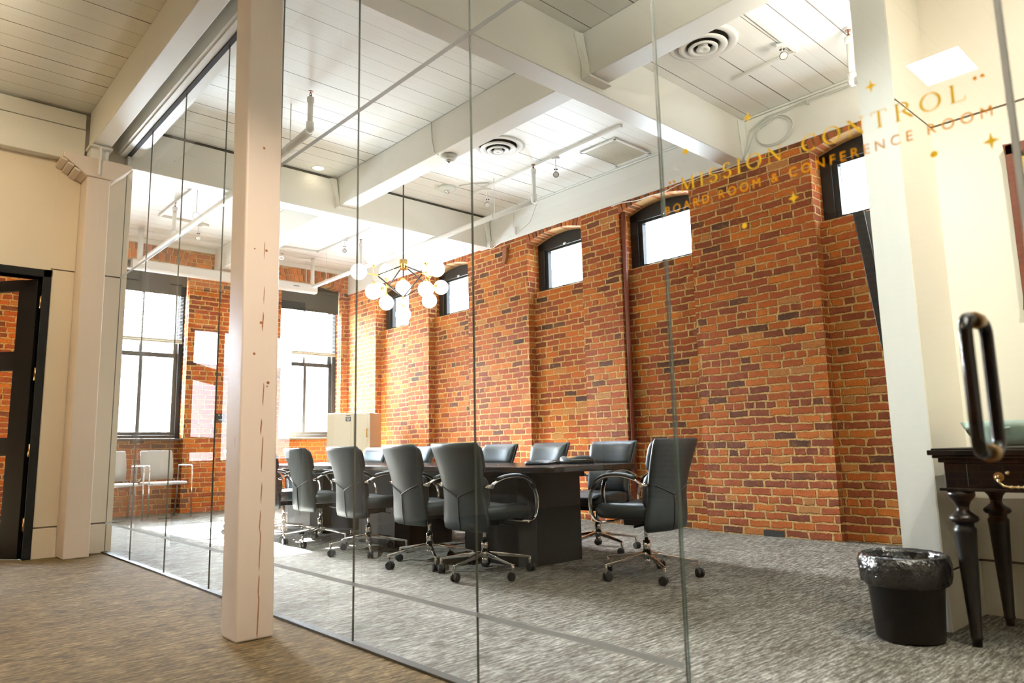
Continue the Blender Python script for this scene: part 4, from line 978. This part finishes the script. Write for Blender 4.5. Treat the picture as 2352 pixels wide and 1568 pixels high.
guest('grey shell guest chair beside the glass end, left of its twin', (2.77, 11.68, 0), math.radians(5))

# ------------------------------------------------------------------ cabinet in the corner
root = thing('metal_cabinet', 'beige two door metal cabinet set diagonally in the far corner', 'cabinet', (6.345, 10.60, 0), math.radians(130))
# local: +x runs along the front to the left, +y is depth away from the viewer -> built mirrored in y
CW, CD, CH = .76, .58, 1.57
MB().box(0, CW, -CD, -.02, .05, CH).box(.03, CW - .03, -CD + .03, -.05, 0, .05).done('body', M['cabinet'], root, bevel=.006)
for x0, x1, nm_ in ((.004, CW * .37, 'door'), (CW * .37 + .006, CW - .004, 'door')):
    d_ = MB().box(x0, x1, -.02, 0, .09, CH - .006).box(x0 + .05, x1 - .05, 0, .003, .16, CH - .06).done(nm_, M['cabinet'], root, bevel=.004)
    if x0 < .1:
        MB().cyl((x0 + .05, .02, 1.16), (x0 + .05, .02, 1.30), .010, n=8).box(x0 + .042, x0 + .058, 0, .02, 1.165, 1.18).box(x0 + .042, x0 + .058, 0, .02, 1.28, 1.295).done('handle', M['brass'], d_)
    else:
        m = MB().box(x0 + .05, x0 + .14, .003, .005, 1.43, 1.505).box(x0 + .055, x0 + .135, .003, .005, 1.525, 1.535); m.mi = 1
        for k, w in enumerate((.062, .07, .05, .066, .03)): m.box(x0 + .095 - w / 2, x0 + .095 + w / 2, .005, .0056, 1.488 - k * .0125, 1.493 - k * .0125)
        m.done('notice_label', [M['label'], M['slat']], d_)
# wall box between the far windows
root = thing('wall_plate', 'small black plate with white jacks on the brick between far windows', 'wall plate', (4.47, YF, 1.53))
MB().box(-.078, .078, -.03, 0, -.068, .068).done('plate', M['plastic'], root, bevel=.006)
m = MB().cyl((-.025, -.033, .045), (-.025, -.030, .045), .010, n=10).cyl((.03, -.033, .045), (.03, -.030, .045), .010, n=10).prism([(-.03, -.02), (-.005, -.028), (.03, -.02), (.025, -.035), (0, -.045), (-.025, -.035)], 'y', -.033, -.030)
m.done('jack', M['seatwhite'], root)

# vent hole in the brick foot
tag(MB().box(XB - .001, XB + .02, 3.62, 3.84, .0, .062).done('floor_vent', M['darkhole']), 'dark missing brick vent at the foot of the brick wall', 'vent')

# ------------------------------------------------------------------ wall display
root = thing('wall_display', 'large black flat display tilted on the near partition, seen edge on', 'display', (0, 0, 0))
y0_, y1_, z0_, z1_ = 1.583, 1.672, 1.44, 2.265
sl = (y1_ - y0_) / (z1_ - z0_)
m = MB().hexa([(4.25, y0_ - .07, z0_), (5.75, y0_ - .07, z0_), (5.75, y0_, z0_), (4.25, y0_, z0_)], [(4.25, y1_ - .07, z1_), (5.75, y1_ - .07, z1_), (5.75, y1_, z1_), (4.25, y1_, z1_)])
m.done('casing', M['tv'], root, bevel=.006)
MB().hexa([(4.275, y0_ + .001 + sl * .03, z0_ + .03), (5.725, y0_ + .001 + sl * .03, z0_ + .03), (5.725, y0_ + .003 + sl * .03, z0_ + .03), (4.275, y0_ + .003 + sl * .03, z0_ + .03)],
          [(4.275, y1_ + .001 - sl * .03, z1_ - .03), (5.725, y1_ + .001 - sl * .03, z1_ - .03), (5.725, y1_ + .003 - sl * .03, z1_ - .03), (4.275, y1_ + .003 - sl * .03, z1_ - .03)]).done('screen', M['screen'], root)
MB().box(4.8, 5.2, YS1, 1.57, 1.75, 1.95).done('bracket', M['plastic'], root)

# ------------------------------------------------------------------ waste bin
root = thing('waste_bin', 'black waste bin with a black liner folded over its rim', 'bin', (3.765, 1.395, 0), .2)
prof = [(.001, .004), (.142, .004), (.150, .012), (.176, .365), (.182, .372), (.174, .374), (.146, .02), (.001, .015)]
MB().lathe(prof, n=36, sx=1.02, sy=.98).done('tub', M['bin'], root)
rnd = [random.random() for _ in range(400)]
def jit(k, i): return 1 + .018 * (rnd[(k * 37 + i * 5) % 400] - .5) * (1 + k * .3) + .015 * sin(i * 1.7 + k)
MB().lathe([(.150, .16), (.168, .34), (.176, .378), (.184, .392), (.197, .385), (.203, .345), (.200, .30), (.192, .262), (.180, .252)], n=64, sx=1.02, sy=.98, jit=jit).done('liner', M['bag'], root)
# ------------------------------------------------------------------ console table with bowl
root = thing('console_table', 'black turned leg console table with a brass bail pull', 'console table', (3.79, 1.19, 0))
L_, D_ = 1.25, .62       # along -y, along +x
def cbox(m, x0, x1, y0, y1, z0, z1): return m.box(x0, x1, -y1, -y0, z0, z1)
m = MB(); cbox(m, -.055, D_ + .03, -.045, L_ + .045, .855, .878); cbox(m, -.040, D_ + .02, -.03, L_ + .03, .840, .855); cbox(m, -.02, D_, -.012, L_ + .012, .820, .840); cbox(m, -.045, D_ + .02, -.03, L_ + .03, .878, .886)
m.done('top', M['ebony'], root, bevel=.005)
m = MB(); cbox(m, .0, D_, .005, L_ - .005, .700, .822); cbox(m, -.022, D_ + .0, -.018, L_ + .018, .690, .704)
m.done('apron', M['ebony'], root, bevel=.004)
m = MB(); cbox(m, -.010, .0, .10, L_ - .10, .712, .815); dr = m.done('drawer', M['ebony'], root, bevel=.004)
m = MB()
for y in (.225, .46):
    m.lathe([(.001, 0), (.020, 0), (.018, .006), (.008, .010), (.007, .020), (.001, .022)], n=16)
bmv = m.bm
bmesh.ops.rotate(bmv, verts=bmv.verts, cent=(0, 0, 0), matrix=Matrix.Rotation(-PI / 2, 3, 'Y'))
h_ = m.done('rosette', M['obrass'], dr, weld=False); bpy.data.objects.remove(h_)
m = MB()
for y in (-.225, -.46):
    m.cyl((-.010, y, .757), (-.014, y, .757), .021, n=18).cyl((-.014, y, .757), (-.030, y, .757), .008, n=10).sphere((-.030, y, .757), .011, 12, 8)
m.tube([(-.030, -.225, .755), (-.032, -.228, .735), (-.034, -.245, .718), (-.035, -.27, .714), (-.036, -.34, .714), (-.035, -.415, .714), (-.034, -.44, .718), (-.032, -.457, .735), (-.030, -.46, .755)], .0055, 8)
for y in (-.275, -.30, -.32, -.36, -.38, -.41): m.sphere((-.036, y, .714), .0085, 10, 6)
m.sphere((-.016, -.262, .775), .010, 10, 6)
m.done('bail_pull', M['obrass'], dr)
lp = [(.001, .69), (.056, .69), (.056, .668), (.048, .655), (.035, .640), (.028, .622), (.026, .606), (.031, .596), (.046, .583), (.060, .572), (.062, .560), (.055, .550), (.040, .544), (.040, .528), (.047, .520), (.047, .505), (.0455, .49), (.024, .05), (.026, .045), (.026, .036), (.021, .030), (.020, 0), (.001, 0)]
for x, y in ((.035, -.055), (D_ - .06, -.055), (.035, -L_ + .055), (D_ - .06, -L_ + .055)):
    o = MB().lathe(lp, (0, 0, 0), 20).done('leg', M['ebony'], root); o.location = (x, y, 0)
root = thing('ribbed_bowl', 'pale green ribbed glass bowl on the console table', 'bowl', (4.10, .955, .886))
MB().lathe([(.001, .004), (.10, .004), (.112, .012), (.165, .09), (.176, .122), (.170, .122), (.158, .09), (.105, .018), (.001, .014)], n=72, sx=.95, sy=1.28, jit=lambda k, i: 1 + (.012 if (i // 2) % 2 else 0)).done('body', M['jade'], root)
m = MB()
for a in (1.9, 2.9, 3.6): m.tube([(.125 * cos(a) * .95, .125 * sin(a) * 1.28, .02), (.15 * cos(a) * .95, .15 * sin(a) * 1.28, .06), (.165 * cos(a + .15) * .95, .165 * sin(a + .15) * 1.28, .085), (.172 * cos(a + .32) * .95, .172 * sin(a + .32) * 1.28, .09)], .005, 6)
m.done('relief', M['jade'], root)
# framed picture
root = thing('picture_frame', 'dark mahogany framed picture on the alcove wall at the right edge', 'picture', (XN - .005, .948, 0))
z0_, z1_, w_ = 1.60, 2.512, 1.0
m = MB().box(-.035, 0, -.062, 0, z0_, z1_).box(-.035, 0, -w_, -w_ + .062, z0_, z1_).box(-.035, 0, -w_, 0, z1_ - .062, z1_).box(-.035, 0, -w_, 0, z0_, z0_ + .062)
m.done('frame', M['mahog'], root, bevel=.005)
m = MB().box(-.030, -.004, -.085, -.062, z0_ + .06, z1_ - .06).box(-.030, -.004, -w_ + .062, -w_ + .085, z0_ + .06, z1_ - .06).box(-.030, -.004, -w_ + .06, -.062, z1_ - .085, z1_ - .062).box(-.030, -.004, -w_ + .06, -.062, z0_ + .062, z0_ + .085)
m.done('fillet', M['brass'], root)
MB().box(-.012, -.006, -w_ + .08, -.08, z0_ + .08, z1_ - .08).done('mount', M['mat'], root)

# ------------------------------------------------------------------ outside: neighbouring house
root = thing('neighbour_house', 'pale neighbouring house wall outside the far windows', 'building', (0, 30, 0), kind=S)
MB().box(-18, 26, 0, 1, -4, 4.6).done('wall', M['facade'], root)
wn_ = MB().box(7.75, 7.83, -.08, 0, .55, 4.0).box(9.3, 9.38, -.08, 0, .55, 4.0).box(7.75, 9.38, -.08, 0, 3.92, 4.0).box(7.75, 9.38, -.12, 0, .45, .60).box(7.75, 9.38, -.06, 0, 2.9, 2.98).done('window', M['slat'], root)
MB().box(7.8, 9.33, -.03, -.01, .6, 3.95).done('pane', M['fwin'], wn_)
m = MB()
for k in range(90):
    x, z = 8.0 + random.random() * 1.3, .65 + random.random() ** 1.6 * 1.2
    m.sphere((x, -.2 - random.random() * .2, z), .05 + random.random() * .05, 7, 5)
tag(m.done('window_plant', M['leaf'], weld=False), 'leafy green plant growing at the neighbouring house window', 'plant')
bpy.data.objects['window_plant'].location = (0, 30, 0)

# ------------------------------------------------------------------ daylight
SKY0, SKY1 = 13.0, 160.0
w = bpy.data.worlds.new('sky'); sc.world = w; w.use_nodes = True
wt = w.node_tree; bg = wt.nodes['Background']
# pale sky, much brighter around the sun
SUN = V((-.02, 1, .60)).normalized()
tc = wt.nodes.new('ShaderNodeTexCoord'); dt = wt.nodes.new('ShaderNodeVectorMath'); dt.operation = 'DOT_PRODUCT'; dt.inputs[1].default_value = V((-.03, 1, .33)).normalized()
wt.links.new(tc.outputs['Generated'], dt.inputs[0])
mp = wt.nodes.new('ShaderNodeMapRange'); mp.interpolation_type = 'SMOOTHSTEP'; wt.links.new(dt.outputs['Value'], mp.inputs[0])
mp.inputs[1].default_value = .05; mp.inputs[2].default_value = 1.0; mp.inputs[3].default_value = SKY0; mp.inputs[4].default_value = SKY1
wt.links.new(mp.outputs[0], bg.inputs[1]); bg.inputs[0].default_value = (.80, .91, 1.0, 1)
sun = bpy.data.lights.new('sun', 'SUN'); sun.energy = 620; sun.angle = .012; sun.color = (1, .975, .94)
so = bpy.data.objects.new('sun', sun); COL.objects.link(so)
so.rotation_euler = V((.02, -1, -.60)).to_track_quat('-Z', 'Y').to_euler()
glow = bpy.data.lights.new('hazy_sky_glow', 'SUN'); glow.energy = 62; glow.angle = math.radians(17); glow.color = (1, .97, .92)
go = bpy.data.objects.new('hazy_sky_glow', glow); COL.objects.link(go)
go.rotation_euler = V((-.042, -1, -.215)).to_track_quat('-Z', 'Y').to_euler()
def can_light(x, y, lab, aim, e, cone, col, blend=1.0):
    root = thing('recessed_light', lab, 'light', (x, y, ZC + .003), group='recessed lobby spotlights')
    MB().lathe([(.075, 0), (.075, -.006), (.060, -.008), (.058, -.001)], n=24).done('trim_ring', M['white'], root)
    l = bpy.data.lights.new('lobby_spot', 'SPOT'); l.energy = e; l.spot_size = math.radians(cone); l.spot_blend = blend; l.color = col; l.shadow_soft_size = 0.0
    o = bpy.data.objects.new('lobby_spot', l); COL.objects.link(o); o.location = (x, y, ZC - .03)
    o.rotation_euler = (V(aim) - V((x, y, ZC - .03))).to_track_quat('-Z', 'Y').to_euler()
WARM, NEUT = (1, .76, .46), (1, .92, .80)
can_light(-.35, 5.6, 'recessed corridor spotlight washing the end wall', (.6, 8.1, 1.6), 150, 110, WARM)
can_light(-.35, 3.6, 'recessed corridor downlight across from the near column', (-.2, 5.4, 0), 110, 110, WARM)
can_light(.75, .6, 'recessed spotlight aimed at the near column', (1.56, 3.8, 1.4), 540, 34, (1, .80, .62))  # lamp added to light the column face
can_light(.1, .2, 'recessed spotlight aimed at the brushed white wall end', (4.0, 1.35, 1.9), 520, 30, (.95, 1, .95))  # added lamp, stands in for lobby light on the wall end
can_light(-.6, 4.9, 'recessed spotlight aimed through the glass at the chair backs', (3.4, 5.9, .7), 1500, 44, (.84, .95, 1))  # lamp added to give the chair backs cool light
can_light(2.9, -.5, 'recessed spotlight over the alcove console', (4.5, .75, 1.5), 290, 80, NEUT)
def uplight(x, y, rz, L, e, col, lab):  # fixtures added out of view to brighten ceiling and beams
    root = thing('added_uplight', lab, 'light', (x, y, 0), rz, group='linear pendant uplights')
    MB().box(-L / 2, L / 2, -.06, .06, 3.24, 3.26).box(-L / 2, L / 2, -.06, -.05, 3.26, 3.32).box(-L / 2, L / 2, .05, .06, 3.26, 3.32).done('trough', M['greygap'], root)
    MB().cyl((-L / 2 + .1, 0, 3.26), (-L / 2 + .1, 0, ZC), .004, n=6).cyl((L / 2 - .1, 0, 3.26), (L / 2 - .1, 0, ZC), .004, n=6).done('cable', M['greygap'], root)
    l = bpy.data.lights.new('uplight_fill', 'AREA'); l.shape = 'RECTANGLE'; l.size = L - .05; l.size_y = .09; l.energy = e; l.color = col
    o = bpy.data.objects.new('uplight_fill', l); COL.objects.link(o); o.location = (0, 0, 3.275); o.rotation_euler = (PI, 0, 0); o.parent = root
uplight(3.3, -.35, 0, 2.2, 1100, (1, .95, .86), 'linear pendant uplight over the alcove floor')
uplight(.35, -.75, .6, 1.8, 900, (1, .96, .86), 'linear pendant uplight in front of the glass door')
uplight(-1.3, 4.6, PI / 2, 2.4, 720, (1, .84, .58), 'linear pendant uplight along the corridor')
# added uplight hidden behind the partition, brightens the near ceiling
root = thing('hidden_added_uplight', 'long wall uplight mounted above the black display', 'light', (5.35, YS1, 0))
MB().box(-.5, .5, 0, .16, 3.30, 3.32).box(-.5, .5, .15, .16, 3.32, 3.38).box(-.5, -.49, 0, .16, 3.32, 3.38).box(.49, .5, 0, .16, 3.32, 3.38).done('trough', M['white'], root)
l = bpy.data.lights.new('uplight_fill', 'AREA'); l.shape = 'RECTANGLE'; l.size = .95; l.size_y = .10; l.energy = 44; l.color = (1, .92, .80)
o = bpy.data.objects.new('uplight_fill', l); COL.objects.link(o); o.location = (0, .08, 3.335); o.rotation_euler = (PI - .35, 0, 0); o.parent = root
def portal(loc, rot, sx, sy):
    l = bpy.data.lights.new('sky_portal', 'AREA'); l.shape = 'RECTANGLE'; l.size = sx; l.size_y = sy; l.cycles.is_portal = True
    o = bpy.data.objects.new('sky_portal', l); COL.objects.link(o); o.location = loc; o.rotation_euler = rot
for a, b in NICHES: portal(((a + b) / 2, YF + .45, 2.6), (-PI / 2, 0, 0), b - a, 2.9)
for a, b in BAYS: portal((7.32, (a + b) / 2, 3.45), (0, PI / 2, 0), .8, b - a)
portal((-1.22, YF + .45, 1.95), (-PI / 2, 0, 0), 2.1, 2.3)

# ------------------------------------------------------------------ view
sc.view_settings.view_transform = 'Standard'; sc.view_settings.look = 'None'; sc.view_settings.gamma = 1
sc.view_settings.exposure = 0.3; sc.view_settings.use_curve_mapping = False
cy = sc.cycles
cy.use_denoising = True; cy.max_bounces = 10; cy.diffuse_bounces = 5; cy.glossy_bounces = 4; cy.transmission_bounces = 6; cy.transparent_max_bounces = 24
cy.sample_clamp_indirect = 6; cy.caustics_reflective = False; cy.caustics_refractive = False
